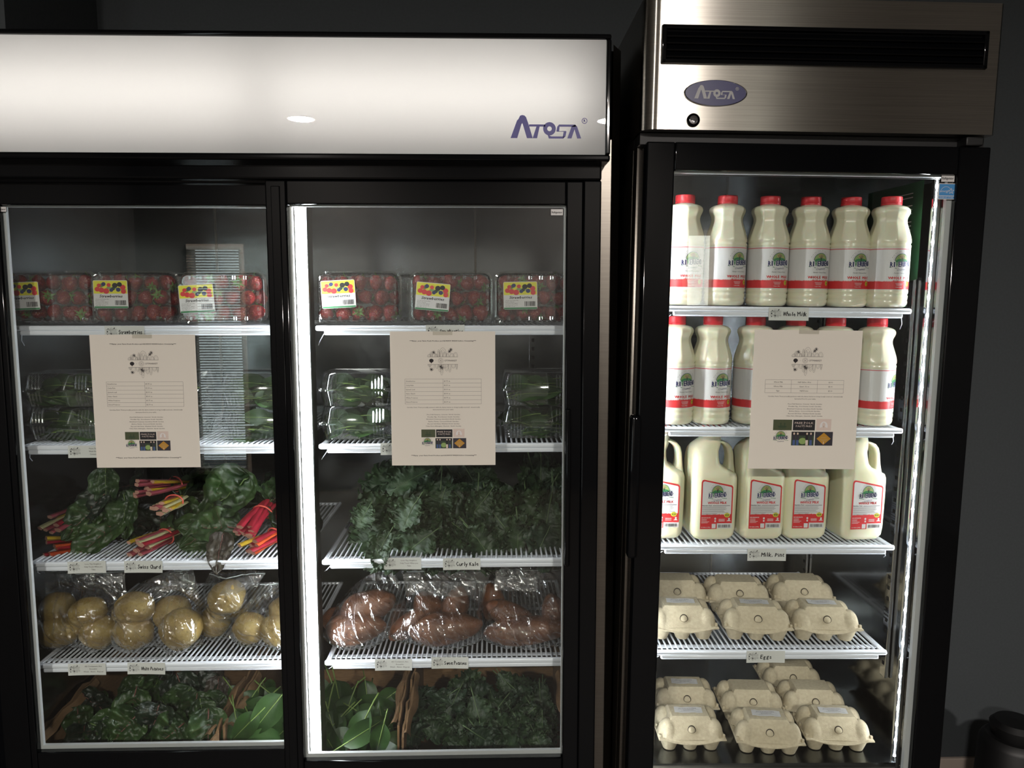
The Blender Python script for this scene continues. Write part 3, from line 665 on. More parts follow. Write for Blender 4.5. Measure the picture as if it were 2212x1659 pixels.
# ------------------------------------------------------------------ signs and cards
def price_sheet(d, milk):
    W, H = .2159, .2794
    mm = .001
    def X(x): return (x - 108) * mm
    def Yy(y): return (279.4 - y) * mm
    if not milk:
        for y in (20.5, 259.5):
            d.text('***Enjoy  your Farm Fresh Produce and ALWAYS WASH before Consuming***', 0, Yy(y), .0022, INK, 2, w=.136, shear=.22, bold=.00022)
    veg_logo(d, X(77), X(139), Yy(30), Yy(92), 2, .0003)
    if milk:
        x0, x1, y0, y1 = 26, 184, 99, 125; cols = [26, 78.5, 131, 184]
        rows = [('Whole Milk', 'Half Gallon, 64oz', '$3.00'), ('Whole Milk', 'Quart, 32 oz', '$2.00'), ('Eggs', 'Half Dozen', '$3.00')]
    else:
        x0, x1, y0, y1 = 29.5, 187, 98, 150; cols = [29.5, 108, 187]
        rows = [('Strawberries', '$3.75 ea'), ('Curly Kale', '$2.50 ea'), ('Spinach Leaf', '$3.00 ea'), ('Swiss Chard', '$3.00 ea'), ('White Potatoes', '$3.75 ea'), ('Sweet Potatoes', '$2.50 ea')]
    rh = (y1 - y0) / len(rows)
    for i in range(len(rows) + 1): d.rect(X(x0), X(x1), Yy(y0 + rh * i) - .0002, Yy(y0 + rh * i) + .0002, INKG, 2, 12)
    for c in cols: d.rect(X(c) - .0002, X(c) + .0002, Yy(y1), Yy(y0), INKG, 2)
    for i, r in enumerate(rows):
        for j, t in enumerate(r):
            if milk: d.text(t, X((cols[j] + cols[j + 1]) / 2), Yy(y0 + rh * i + rh * .66), .0026, INK, 2)
            else: d.text(t, X(cols[j] + 1.8), Yy(y0 + rh * i + rh * .66), .0026, INK, 2, 'L')
    yb = y1 + 8
    d.text('Carolina Farm Trust proudly partners with the farms below to bring locally sourced,  intentionally', 0, Yy(yb), .0020, INKG, 2, w=.151, shear=.2, bold=.0001)
    d.text('harvested food to your table.', 0, Yy(yb + 4.9), .0020, INKG, 2, w=.043, shear=.2, bold=.0001)
    for i, t in enumerate(('Free Folk Pastures, Conover  North Carolina', 'Peculiar Pig , Dorchester South Carolina', 'Riverbend Creamery, Lincolnton North Carolina', 'Barbee Farms, Concord North Carolina', 'Boy and Girl Farm, Waxhaw North Carolina', 'Urban Farm Aldersgate, Charlotte  North Carolina')):
        d.text(t, 0, Yy(yb + 15.2 + 4.85 * i), .0020, INKG, 2, shear=.2, bold=.0001, w=.066 + .0009 * (len(t) - 40))
    k = 1.31 if milk else 1.0
    ax, ay = (46.5, 179) if milk else (62, 203.5)
    def tile(x, y, w_, h_, m, hh=1): d.rect(X(ax + x * k), X(ax + (x + w_) * k), Yy(ay + (y + h_) * k), Yy(ay + y * k), m, hh)
    def tx(x): return X(ax + x * k)
    def ty(y): return Yy(ay + y * k)
    tile(0, 0, 29, 16.5, OLIVE)
    for fx in (11, 17): d.rect(tx(fx), tx(fx + 1.3), ty(11), ty(6), FOREST, 2); d.ell(tx(fx + .6), ty(6), .0012 * k, .0012 * k, FOREST, 2, 8)
    d.ell(tx(14), ty(11), .007 * k, .0018 * k, FOREST, 2, 14); d.text('FARMS', tx(14.5), ty(15), .0016 * k, FOREST, 2, w=.011 * k)
    tile(30.5, 0, 34, 16.5, SLATE); tile(31, .4, 33, 15.7, INKB, 2)
    d.text('FREE FOLK', tx(47.5), ty(6.5), .0030 * k, BEIGE, 3, w=.029 * k); d.text('PASTURES', tx(47.5), ty(11.2), .0026 * k, BEIGE, 3, w=.025 * k)
    d.rect(tx(47.2), tx(47.6), ty(15), ty(1.5), INKG, 3); d.rect(tx(43), tx(52), ty(7.6), ty(7.3), INKG, 3)
    tile(66.5, -1.3, 23, 17.8, BEIGE)
    d.ell(tx(78), ty(10), .0062 * k, .0075 * k, LABELW, 2, 18, -20, 200); d.ell(tx(78), ty(8), .0024 * k, .004 * k, BEIGE, 3, 12); d.poly([(tx(75), ty(15)), (tx(81), ty(15)), (tx(78), ty(9))], BEIGE, 3)
    river_logo(d, tx(12.5), ty(28.5), .0165 * k, 1)
    tile(29, 18.5, 35, 21.5, FOREST); tile(29, 18.5, 35, 6, INKB, 2); d.ell(tx(46.5), ty(33), .006 * k, .005 * k, GREENL, 2, 12)
    for fx, sh, pn in ((33, SLATE, JEAN), (38.5, SLATE, JEAN), (53, INKB, BEIGE), (59, SLATE, JEAN)):
        d.rect(tx(fx - 1.9), tx(fx + 1.9), ty(39.5), ty(31), pn, 3); d.rect(tx(fx - 2.3), tx(fx + 2.3), ty(31.5), ty(23), sh, 4); d.ell(tx(fx), ty(21.6), .0014 * k, .0018 * k, SKIN, 4, 10)
    tile(65.5, 18.5, 27.5, 21.5, SLATE)
    d.poly([(tx(79), ty(19.8)), (tx(90), ty(29.2)), (tx(79), ty(38.7)), (tx(68), ty(29.2))], GOLD, 2)
    for yy, ww in ((27, 9), (30, 12), (32, 8)): d.rect(tx(79 - ww / 2), tx(79 + ww / 2), ty(yy + .7), ty(yy), TAN, 3)
    d.rect(tx(78.5), tx(79.5), ty(37.5), ty(34), BEIGE, 3)

def sheet(label, x0, ztop, y, F, milk):
    o = thing('paper_notice', label, 'notice', (x0 + .10795, y, ztop - .2794), F)
    b = MB(); b.grid(6, 8, lambda u, v: ((u - .5) * .2159, -.0006 - .0004 * (math.sin(u * 3.1) * .5 + .5 * math.sin(v * 2.3 + u)), v * .2794))
    b.grid(6, 8, lambda u, v: ((.5 - u) * .2159, -.0003 - .0004 * (math.sin((1 - u) * 3.1) * .5 + .5 * math.sin(v * 2.3 + 1 - u)), v * .2794))
    link('sheet', b.mesh('sheet', PAPER), o)
    d = Decal(); price_sheet(d, milk)
    def f(u, v, h):
        uu = u / .2159 + .5; vv = v / .2794
        return (u, -.0006 - .0004 * (math.sin(uu * 3.1) * .5 + .5 * math.sin(vv * 2.3 + uu)) - .00012 - h, v)
    link('print', d.mesh('print', f, .00008), o)
    tp = MB(); tp.box(-.02, .02, -.0021, -.0019, .272, .283); link('tape', tp.mesh('tape', clear('tape_clear', (250, 250, 248), .06, .5, 3)), o)
    return o
a = py(193, 723, 1.610); sheet('printed produce price list taped on the sliding door in front of the chard', a.x, a.z, 1.6100, FL, False)
a = py(842, 716, 1.583); sheet('printed produce price list taped on the sliding door above the curly kale', a.x, a.z, 1.5830, FL, False)
a = py(1628, 712, 1.507, FR); sheet('milk and egg price sheet taped on the upright fridge door', a.x + .002, a.z, 1.5070, FR, True)

def sticker(label, u0, v0, u1, v1, Y, F, kind):
    a, b = py(u0, v0, Y, F), py(u1, v1, Y, F); W = b.x - a.x; H = a.z - b.z
    d = Decal()
    d.rect(0, W, 0, H, INK if kind == 'r' else LABELW, 0)
    if kind == 'r':
        d.rect(W * .04, W * .96, H * .06, H * .94, LABELW, 1); d.text('Refrigerator', W / 2, H * .34, H * .30, INK, 2, w=W * .8, bold=.0003)
    else:
        d.rect(W * .05, W * .95, H * .24, H * .96, SKYB, 1); d.rect(W * .05, W * .95, H * .04, H * .2, SKYB, 1)
        d.arc(W * .45, H * .3, W * .36, H * .5, 15, 165, H * .02, LABELW, 2)
        d.text('energy', W * .36, H * .45, H * .16, LABELW, 2, w=W * .5, shear=.35)
        c = (W * .76, H * .52); st = [(c[0] + (W * .17 if k % 2 == 0 else W * .07) * math.sin(R(36 * k)), c[1] + (W * .17 if k % 2 == 0 else W * .07) * math.cos(R(36 * k))) for k in range(10)]
        d.line(st, H * .02, LABELW, 2, True); d.text('ENERGY STAR', W * .5, H * .08, H * .085, LABELW, 2, w=W * .8)
    single('sticker', d.mesh('sticker', flat_front), label, 'sticker', (a.x, Y - .0002, b.z), F)
sticker('small white refrigerator sticker in the corner of the kale side door', 1189, 451, 1217, 466, 1.5835, FL, 'r')
sticker('small white refrigerator sticker on the chard side door', -14, 446, 15, 458, 1.6105, FL, 'r')
sticker('small white refrigerator sticker above the blue square one', 2033, 376, 2062, 394, 1.5075, FR, 'r')
sticker('blue and white energy saving sticker with a star', 2028, 396, 2062, 431, 1.5075, FR, 'e')

def shelf_card(label, u, v, Y, F, lines, hand, w_=.083, hgt=.0265, tilt=0.0, seed=1):
    a = py(u, v, Y, F)       # top left corner
    o = thing('shelf_card', label, 'label', (a.x + w_ / 2, Y, a.z - hgt), F, rot=Matrix.Rotation(R(tilt), 4, 'Y'))
    def bend(x, z): return -.0012 * (x / w_ * 2) ** 2 * (1 - z / hgt)
    b = MB(); b.grid(8, 1, lambda u_, v_: ((u_ - .5) * w_, bend((u_ - .5) * w_, v_ * hgt) - .0006, v_ * hgt)); b.grid(8, 1, lambda u_, v_: ((.5 - u_) * w_, bend((u_ - .5) * w_, v_ * hgt), v_ * hgt))
    link('card', b.mesh('card', CARD), o)
    d = Decal(); hw = w_ / 2
    veg_logo(d, -hw + .003, -hw + .026, hgt - .002, .0035, 2, .00016)
    if hand: d.hand(lines, -hw + .029, hgt * .34, .0085, w_ - .033, INKB, seed)
    else:
        for i, t in enumerate(lines): d.text(t, .014, hgt - .0075 - .0062 * i, .0029, INKG, 2, bold=.00012, w=min(.047, .0021 * len(t)))
    link('print', d.mesh('print', lambda u_, v_, h: (u_, bend(u_, v_) - .00075 - h, v_), .00006), o)
YC = 1.6595
shelf_card('handwritten strawberries card on the shelf above the chard side price list', 226, 704, YC, FL, 'Strawberries', True, seed=3)
shelf_card('handwritten strawberries card sticking up over the kale side price list', 920, 702, YC, FL, 'Strawberries', True, seed=4)
shelf_card('printed wash reminder card below the spinach boxes, half behind the chard side price list', 147, 963, YC, FL, ('Farm Fresh', 'Wash Before', 'Consuming'), False)
shelf_card('card below the spinach boxes, almost hidden by the kale side price list', 822, 957, YC, FL, ('Farm Fresh', 'Wash Before', 'Consuming'), False)
shelf_card('printed love thy neighbor card left of the swiss chard card', 146, 1213, YC, FL, ('Love Thy Neighbor', 'Only Touch What you', 'Take'), False, tilt=-.8)
shelf_card('handwritten swiss chard card on the white shelf lip', 268, 1212, YC, FL, 'Swiss Chard', True, seed=6, tilt=.5)
shelf_card('printed reusable containers card next to the white potatoes card', 147, 1434, YC, FL, ('All Containers Are', 'Reusable', 'Wash . Rinse . Repeat'), False, tilt=-.3)
shelf_card('handwritten white potatoes card hung slightly askew', 275, 1432, YC, FL, 'White Potatoes', True, seed=7, tilt=1.2)
shelf_card('printed love thy neighbor card beside the curly kale card', 829, 1205, YC, FL, ('Love Thy Neighbor', 'Only Touch What you', 'Take'), False, tilt=.2)
shelf_card('handwritten curly kale card on the shelf lip', 957, 1206, YC, FL, 'Curly Kale', True, seed=8)
shelf_card('printed reusable containers card next to the sweet potatoes card', 810, 1424, YC, FL, ('All Containers Are', 'Reusable', 'Wash . Rinse . Repeat'), False, tilt=.3)
shelf_card('handwritten sweet potatoes card on the shelf lip', 932, 1420, YC, FL, 'Sweet Potatoes', True, seed=9, tilt=.6)
YCR = 1.5775
shelf_card('handwritten whole milk card under the top bottles', 1661, 664, YCR, FR, 'Whole Milk', True, seed=10)
shelf_card('handwritten milk pint card under the jugs', 1615, 1185, YCR, FR, 'Milk, Pint', True, seed=11)
shelf_card('handwritten eggs card on the lip under the upper egg cartons', 1613, 1406, YCR, FR, 'Eggs', True, seed=12, w_=.084)
# green card and white notice inside the upright fridge
GCARD = mat('green_card', (22, 70, 38), 0.6)
gp = thing('green_card', 'green printed instruction card hanging on the steel wall by the top bottles', 'card', (JX1 - .022, 1.725, 1.555), FR)
link('sheet', MB().grid(10, 4, lambda u, v: (.004 * math.sin(u * 5), (u - .5) * .23, .02 * abs(u - .5) + v * (.215 - .02 * abs(u - .5)))).mesh('sheet', GCARD), gp)
d = Decal(); rn = random.Random(3)
for k in range(19):
    if k in (2, 6, 10): continue
    d.rect(-.085, -.085 + rn.uniform(.07, .15), .19 - k * .0085, .192 - k * .0085, LABELW, 1)
link('print', d.mesh('print', lambda u, v, h: (-.005 - h, u, v)), gp)
nt = thing('white_notice', 'white warning slip with red heading on the steel back wall', 'notice', (.80, JY1 - .01, 1.62), FR)
link('sheet', MB().box(-.06, .06, -.001, 0, 0, .14).mesh('sheet', CARD, False), nt)
d = Decal(); d.text('Danger', 0, .10, .016, RED, 2, w=.08, bold=.001)
for k in range(5): d.rect(-.045, .045, .02 + k * .013, .023 + k * .013, INKG, 1)
link('print', d.mesh('print', lambda u, v, h: (u, -.0011 - h, v)), nt)

# ------------------------------------------------------------------ milk bottles
def bottle_proto():
    o = thing('milk_bottle', 'x', 'bottle', (0, 0, 0))
    RB = .0428; prof = [(.0, .0), (.034, .0), (.0395, .003), (.0418, .009), (.0420, .0135), (.0410, .016), (.0420, .0185), (.0424, .0235), (.0424, .0255), (.0408, .0285), (.0424, .0315), (.0428, .0360), (.0422, .0375), (.0422, .130), (.0428, .1325), (.0428, .1355), (.0412, .1385), (.0428, .1415), (.0424, .147), (.0405, .156), (.0376, .166), (.0345, .176), (.0322, .184), (.0316, .190), (.0326, .196), (.0348, .201), (.0366, .206), (.0370, .210), (.0358, .2145), (.0325, .2180), (.0270, .2205), (.0205, .2220), (.0185, .2235), (.0185, .2280)]
    n = 80; rings = []
    for r, z in prof:
        wgt = max(0, min(1, (z - .142) / .008)) * max(0, min(1, (.219 - z) / .006)); ring = []
        for k in range(n):
            a = 2 * math.pi * k / n; s_ = 2 * math.pi / 10
            pr = math.cos(s_ / 2) / math.cos((a % s_) - s_ / 2) * 1.018
            rr = r * (1 + wgt * (pr - 1)); ring.append((rr * math.cos(a), rr * math.sin(a), z))
        rings.append(ring)
    link('body', MB().loft(rings[1:], 0, True, True).mesh('body', MILK, ang=60), o)
    cap = MB(); prof2 = [(.0196, .2232), (.0204, .2237), (.0204, .2262), (.0198, .2266), (.0203, .2272), (.0203, .2398), (.0195, .2415), (.0, .2418)]
    rings = []
    for r, z in prof2:
        rings.append([(r * (1 + (.012 if (k % 2 and z < .2395) else 0)) * math.cos(2 * math.pi * k / 72), r * (1 + (.012 if (k % 2 and z < .2395) else 0)) * math.sin(2 * math.pi * k / 72), z) for k in range(72)])
    cap.loft(rings, 0, True, False); link('cap', cap.mesh('cap', REDCAP, ang=50), o)
    d = Decal(); RL = .0423; c = 2 * math.pi * RL
    d.rect(-c / 2, c / 2, .0385, .129, LABELW, 0, 72)
    d.rect(-c / 2, c / 2, .1258, .1272, RED, 1, 72)
    d.rect(-c / 2, c / 2, .0398, .0560, RED, 1, 72)
    rn = random.Random(2); x = -c / 2
    while x < c / 2:
        tall = abs(x) < .02; hh = rn.uniform(.0012, .0030) * (2.0 if tall else 1.0); lean = rn.uniform(-.0015, .0015)
        d.poly([(x, .0559), (x + .0016, .0559), (x + .0008 + lean, .0559 + hh)], RED, 1); x += .00125
    river_logo(d, 0, .0935, .036, 1)
    d.text('Family Owned Farm', 0, .0735, .0026, INK, 2, w=.032, shear=.4)
    for i, (ch, ux) in enumerate(zip('WHOLE MILK', (-.0222, -.0163, -.0104, -.0053, -.0010, 0, .0080, .0131, .0165, .0213))):
        if ch != ' ': d.text(ch, ux, .0615, .0054, RED, 3, bold=.0007)
    for k, ww in enumerate((.017, .015, .013)): d.rect(-ww / 2 - .003, ww / 2 - .003, .0525 - k * .0024, .0532 - k * .0024, LABELW, 2, 4)
    d.text('1 Quart (.946L)', -.004, .0433, .0017, LABELW, 2, w=.014, bold=.0002)
    for k in range(12): d.ell(.020 + .0042 * math.cos(R(30 * k)), .0515 + .0042 * math.sin(R(30 * k)), .0014, .0014, YEL, 2, 6)
    d.ell(.020, .0515, .0046, .0046, YEL, 3, 14, rings=2); d.arc(.020, .0515, .0036, .0036, 20, 160, .0009, FOREST, 5, 6); d.arc(.020, .0515, .0036, .0036, 200, 340, .0009, FOREST, 5, 6); d.rect(.0162, .0238, .0508, .0522, FOREST, 5, 2)
    link('label', d.mesh('label', lambda u, v, h: ((RL + .0001 + h) * math.sin(u / RL), -(RL + .0001 + h) * math.cos(u / RL), v), .00010), o)
    return o
bp0 = bottle_proto()
first = True
rows = [(0, ZR[0], ((1474, 1.640, 15), (1565, 1.640, 25), (1656, 1.640, 15), (1743, 1.640, 15), (1829, 1.636, 12), (1915, 1.618, 12)), 600, 'top shelf'),
        (1, ZR[1], ((1455, 1.632, 25), (1534, 1.636, 20), (1625, 1.640, 25), (1711, 1.640, 18), (1796, 1.640, 20), (1885, 1.634, 48)), 850, 'second shelf')]
order = ('first', 'second', 'third', 'fourth', 'fifth', 'sixth')
for ri, z, lst, v, sh in rows:
    for i, (u, Y, rz) in enumerate(lst):
        p = py(u, v, Y, FR)
        look = {5: ' next to the steel side wall', 0: ' against the handle side of the door'}.get(i, '')
        lb = f'quart milk bottle with red cap on the {sh}, {order[i]} counted from the door handle{"" if not look else ""}'
        m = FR @ T((p.x, Y, z + .0006)) @ Matrix.Rotation(R(rz), 4, 'Z') @ Matrix.Diagonal((1, 1, .945, 1))
        if first: bp0.matrix_world = m; bp0['label'] = lb; bp0['group'] = 'quart milk bottles'; first = False
        else: copy_tree(bp0, m, lb, 'quart milk bottles')

# ------------------------------------------------------------------ half gallon jugs
def rrect(x0, x1, y0, y1, r, z, n=6):
    r = min(r, (x1 - x0) / 2 - 1e-5, (y1 - y0) / 2 - 1e-5); out = []
    for cx, cy, a0 in ((x1 - r, y1 - r, 0), (x0 + r, y1 - r, 90), (x0 + r, y0 + r, 180), (x1 - r, y0 + r, 270)):
        for k in range(n): a = R(a0 + 90 * k / (n - 1)); out.append((cx + r * math.cos(a), cy + r * math.sin(a), z))
    return out
def jug_proto():
    o = thing('milk_jug', 'x', 'jug', (0, 0, 0)); b = MB(); rg = []
    for z, x0, x1, y0, y1, r in ((.0, -.034, .036, -.034, .036, .012), (.003, -.040, .041, -.039, .042, .014), (.012, -.047, .046, -.046, .047, .016), (.03, -.049, .048, -.048, .049, .017), (.10, -.050, .049, -.049, .050, .018), (.138, -.050, .049, -.049, .050, .019), (.146, -.050, .047, -.048, .050, .020), (.153, -.050, .034, -.046, .050, .020), (.160, -.0495, .018, -.045, .050, .020), (.168, -.049, .011, -.044, .049, .020), (.180, -.048, .009, -.042, .048, .020), (.193, -.046, .010, -.038, .045, .022), (.203, -.042, .016, -.032, .038, .024), (.212, -.034, .020, -.026, .030, .024), (.220, -.024, .020, -.020, .022, .020), (.226, -.019, .019, -.019, .019, .019), (.236, -.018, .018, -.018, .018, .018)):
        rg.append(rrect(x0, x1, y0, y1, r, z))
    b.loft(rg)
    def sq(p, wx, wy, r=.006): return p, wx, wy, r
    hp = []
    for x, z, wx, wy in ((.035, .136, .028, .05), (.0395, .148, .019, .044), (.0410, .158, .0145, .038), (.0412, .170, .0125, .034), (.0400, .186, .0125, .032), (.0360, .199, .0135, .032), (.0270, .208, .016, .034), (.0140, .213, .018, .036)):
        hp.append(rrect(x - wx / 2, x + wx / 2, -wy / 2, wy / 2, .006, z))
    b.loft(hp)
    link('body', b.mesh('body', JUGM, ang=65), o)
    c = MB(); c.lathe([(.0205, .236), (.021, .238), (.021, .249), (.0195, .251), (.0, .2512)], 32, caps=False); link('cap', c.mesh('cap', REDCAP), o)
    d = Decal(); x0, x1, zb = -.0365, .037, .0285
    def inset(k):
        return [(x0 + k, zb + k), (x0 + k, .1235 - k), (x0 + .002 + k * .8, .1275 - k), (x0 + .006 + k * .5, .1285 - k), (x1 - .003 - k, .1165 - k), (x1 - k, .113 - k), (x1 - k, .040 + (0 if k else 0)), (.002, .040), (.002, zb + k)]
    d.poly(inset(0), RED, 0)
    d.poly([(x0 + .003, .057)] + [(x0 + .003, .122), (x0 + .0045, .1245), (x0 + .0075, .1253), (x1 - .005, .1135), (x1 - .003, .1112), (x1 - .003, .057)], LABELW, 1)
    rn = random.Random(4); x = x0 + .003
    while x < x1 - .004: d.poly([(x, .0569), (x + .0022, .0569), (x + .001, .0569 + rn.uniform(.0005, .0028))], RED, 2); x += .0017
    river_logo(d, .001, .0968, .0305, 2)
    d.text('Family Owned Farm', .001, .0836, .0017, INK, 3, w=.026, shear=.4)
    d.text('WHOLE MILK', .001, .0792, .0046, RED, 3, w=.044, bold=.0006)
    d.text('Nutrition Facts', -.033, .0752, .0021, INK, 3, 'L', bold=.0003, w=.022); d.rect(-.009, .031, .0754, .0762, INK, 3)
    for k in range(9): d.rect(-.033, rn.uniform(.014, .031) if k < 7 else .002, .0728 - k * .0019, .0734 - k * .0019, INKG, 3)
    for k in range(12): d.ell(.025 + .0052 * math.cos(R(30 * k)), .0565 + .0034 * math.sin(R(30 * k)), .0016, .0014, YEL, 4, 6)
    d.ell(.025, .0565, .0056, .0040, YEL, 5, 14); d.rect(.0205, .0295, .0557, .0573, FOREST, 6); d.arc(.025, .0565, .0042, .0028, 20, 160, .0008, FOREST, 6, 6); d.arc(.025, .0565, .0042, .0028, 200, 340, .0008, FOREST, 6, 6)
    d.text('KEEP REFRIGERATED', -.034, .0505, .0018, LABELW, 3, 'L', w=.021, bold=.0002)
    for k in range(4): d.rect(-.034, -.034 + rn.uniform(.012, .022), .0478 - k * .0024, .0485 - k * .0024, LABELW, 3)
    d.text('1/2 Gallon (1.89L)', -.034, .0312, .0018, LABELW, 3, 'L', w=.021, bold=.0002)
    d.ell(-.002, .0495, .0022, .0022, LABELW, 3, 12); d.rect(-.0036, -.0004, .0425, .0462, LABELW, 3)
    for k in range(3): d.rect(.006, .006 + .014, .0478 - k * .002, .0486 - k * .002, LABELW, 3)
    d.ell(.030, .0488, .0022, .0022, LABELW, 3, 10); d.poly([(.024, .0442), (.035, .0442), (.030, .0475)], LABELW, 3)
    d.rect(-.0095, -.0005, .0300, .0390, LABELW, 4)
    d.rect(.0025, x1, zb + .001, .0398, LABELW, 0); x = .006
    while x < x1 - .005:
        ww = rn.choice((.0005, .0009, .0013)); d.rect(x, x + ww, .0312, .0372, INK, 3); x += ww + rn.choice((.0005, .001))
    link('label', d.mesh('label', lambda u, v, h: (u * .95, -.0502 - h, .0285 + (v - .0285) * 1.085), .00010), o)
    return o
jp = jug_proto(); first = True
for i, (u, Y, rz, dz) in enumerate(((1432, 1.655, 0, 0), (1545, 1.648, 3, 0), (1651, 1.652, 2, 0), (1745, 1.655, 2, 0), (1868, 1.650, 5, 0))):
    p = py(u, 1100, Y - .05, FR)
    lb = f'half gallon plastic milk jug with side handle, {order[i]} counted from the door handle'
    m = FR @ T((p.x, Y, ZR[2] + .0006)) @ Matrix.Rotation(R(rz), 4, 'Z')
    if first: jp.matrix_world = m; jp['label'] = lb; jp['group'] = 'half gallon milk jugs'; first = False
    else: copy_tree(jp, m, lb, 'half gallon milk jugs')

# ------------------------------------------------------------------ egg cartons
PULP = mat('moulded_pulp', (190, 177, 150), 0.9, noise_amt=0.07, noise_scale=160, bump=0.12, bump_scale=420)
PULPD = mat('pulp_shadow_gap', (52, 44, 34), 0.95)
def sst(a, b, x): t = max(0, min(1, (x - a) / (b - a))); return t * t * (3 - 2 * t)
def carton_proto():
    o = thing('egg_carton', 'x', 'egg carton', (0, 0, 0)); HX, HY, ZR_ = .0735, .053, .036
    def lid(x, y):
        tx = 1 - max(0, min(1, (abs(x) - .0435 - .010 * max(0, (-y - .026) / .026)) / .007)); ty = 1 - max(0, min(1, (abs(y) - .025) / .0275))
        h = .0385 * min(tx ** .8, ty)
        for cx in (-.052, .052):
            for cy in (-.0255, .0255):
                q = ((x - cx) / .0212) ** 2 + ((y - cy) / .0250) ** 2
                if q < 1: h = max(h, .0325 * math.sqrt(1 - q))
        return h
    b = MB(); nx, ny = 60, 44
    def edge(x, y):
        f = max(0, -y / HY); return -.0105 * f ** 3 * (1 - (x / .062) ** 2) if abs(x) < .062 else 0
    def P(u, v):
        x = (u * 2 - 1) * HX; y = (v * 2 - 1) * HY
        # rounded corners
        return (x, y, ZR_ + lid(x, y) + edge(x, y))
    b.grid(nx, ny, P)
    # flange skirt
    per = []
    for k in range(40): per.append((k / 40, 0))
    for k in range(30): per.append((1, k / 30))
    for k in range(40): per.append((1 - k / 40, 1))
    for k in range(30): per.append((0, 1 - k / 30))
    ring0 = [P(u, v) for u, v in per]
    rn = random.Random(6)
    ring1 = [((x * 1.03), (y * 1.04), z - .0012 + rn.uniform(-.0005, .0005)) for x, y, z in ring0]; ring2 = [(x * 1.03, y * 1.04, z - .0032) for x, y, z in ring0]; ring3 = [(x, y, z - .003) for x, y, z in ring0]
    b.loft([ring0, ring1, ring2, ring3], 0, False, False)
    link('lid', b.mesh('lid', PULP, ang=34), o)
    t_ = MB(); rr = []
    t_.box(-.073, .073, -.051, .051, ZR_ - .006, ZR_ - .0035)
    for cx in (-.047, 0, .047):
        for cy in (-.0255, .0255):
            rings = []
            for r, z in ((.010, .0), (.0135, .0015), (.0165, .010), (.0205, .022), (.0225, ZR_ - .004)):
                ring = []
                for k in range(16):
                    a = 2 * math.pi * (k + .5) / 16; m_ = max(abs(math.cos(a)), abs(math.sin(a))); q = 1 / (m_ + .38 * (1 - m_) * 2.2)
                    ring.append((cx + r * q * 1.05 * math.cos(a), cy + r * q * 1.08 * math.sin(a), z))
                rings.append(ring)
            t_.loft(rings)
    link('tray', t_.mesh('tray', PULP, ang=30), o)
    # latch tab with its dark slot on the front panel
    lt = MB(); ny_, nz_ = -.0255 * 1.0, .0385; nv = Vector((0, -.0385, .0255)).normalized(); uv = Vector((0, .0255, .0385)).normalized()
    ce = Vector((0, -.0415, ZR_ + .0165 - .002))
    def sh(k, s_): a = 2 * math.pi * k / 20; return Vector((s_ * .0088 * math.cos(a), 0, 0)) + uv * (s_ * (.0098 if math.sin(a) > 0 else .0070) * math.sin(a))
    lt.loft([[ce + sh(k, 1.0) + nv * d_ for k in range(20)] for s0, d_ in ((1, -.002), (1, .0010))], 1, False, True)
    lt.loft([[ce + Vector((-.0008, 0, 0)) - uv * .001 + sh(k, s_) + nv * d_ for k in range(20)] for s_, d_ in ((.86, 0), (.84, .0030), (.62, .0048), (.25, .0054))], 0, False, True)
    link('latch', lt.mesh('latch', [PULP, PULPD], ang=40), o)
    tb = MB()
    for sx in (-1, 1):
        for yy in (-.044, .0, .044): tb.box(sx * .0715 - .003, sx * .0715 + .003, yy - .003, yy + .003, ZR_ - .001, ZR_ + .006, 0, .0012)
    link('tab', tb.mesh('tab', PULP), o)
    return o
def egg_label(o):
    d = Decal(); W, H = .064, .0245; n = 10
    vs = []; fs = []
    for i in range(n + 1): x = -W / 2 + W * i / n; vs += [(x, .0006 * math.sin(i * 2.1)), (x, H + .0008 * math.sin(i * 1.7))]
    for i in range(n): fs.append((2 * i, 2 * i + 2, 2 * i + 3, 2 * i + 1))
    d.raw(vs, fs, LABELW, 0)
    rn = random.Random(9)
    for y_, x0_, x1_, hh in ((.0172, -.021, .020, .0022), (.0136, -.023, .024, .0009), (.0108, -.011, .012, .0020), (.0078, -.016, .016, .0009), (.0052, -.022, .026, .0009)):     # print too fine to read
        x_ = x0_
        while x_ < x1_:
            w2 = rn.uniform(.0012, .0042); d.rect(x_, min(x_ + w2, x1_), y_, y_ + hh * rn.uniform(.7, 1), INKG, 1); x_ += w2 + .0009
    link('paper_label', d.mesh('paper_label', lambda u, v, h: (u + .1 * (v - .012), -.013 + v, .0755 + h + .0006 * math.sin(u * 160)), .00012), o)
cp = carton_proto(); cl_ = None; firstc = True
def carton(u, v, z, rz, lab, label, group):
    global firstc, cp
    p = pz(u, v, z, FR); m = FR @ T((p.x, p.y + .040, z + .0005)) @ Matrix.Rotation(R(rz), 4, 'Z')
    if firstc: cp.matrix_world = m; o = cp; o['label'] = label; o['group'] = group; firstc = False
    else:
        o = cp.copy(); C.objects.link(o); o.matrix_world = m; o['label'] = label; o['group'] = group
        for ch in base_parts:
            c = ch.copy(); C.objects.link(c); c.parent = o
    if lab: egg_label(o)
base_parts = list(cp.children)
GE, GF = 'egg cartons on the wire shelf', 'egg cartons on the fridge floor'
carton(1476, 1383, ZR[3], -1, True, 'labelled egg carton at the front of the wire shelf by the door handle side', GE)
carton(1638, 1385, ZR[3], -4, True, 'labelled egg carton in the front row of the wire shelf, between two others', GE)
carton(1786, 1386, ZR[3], -3, True, 'labelled egg carton at the front of the wire shelf by the steel wall', GE)
carton(1462, 1322, ZR[3], -1, False, 'egg carton without label behind the one by the handle side, wire shelf', GE)
carton(1598, 1326, ZR[3], -3, False, 'egg carton without label behind the middle front one, wire shelf', GE)
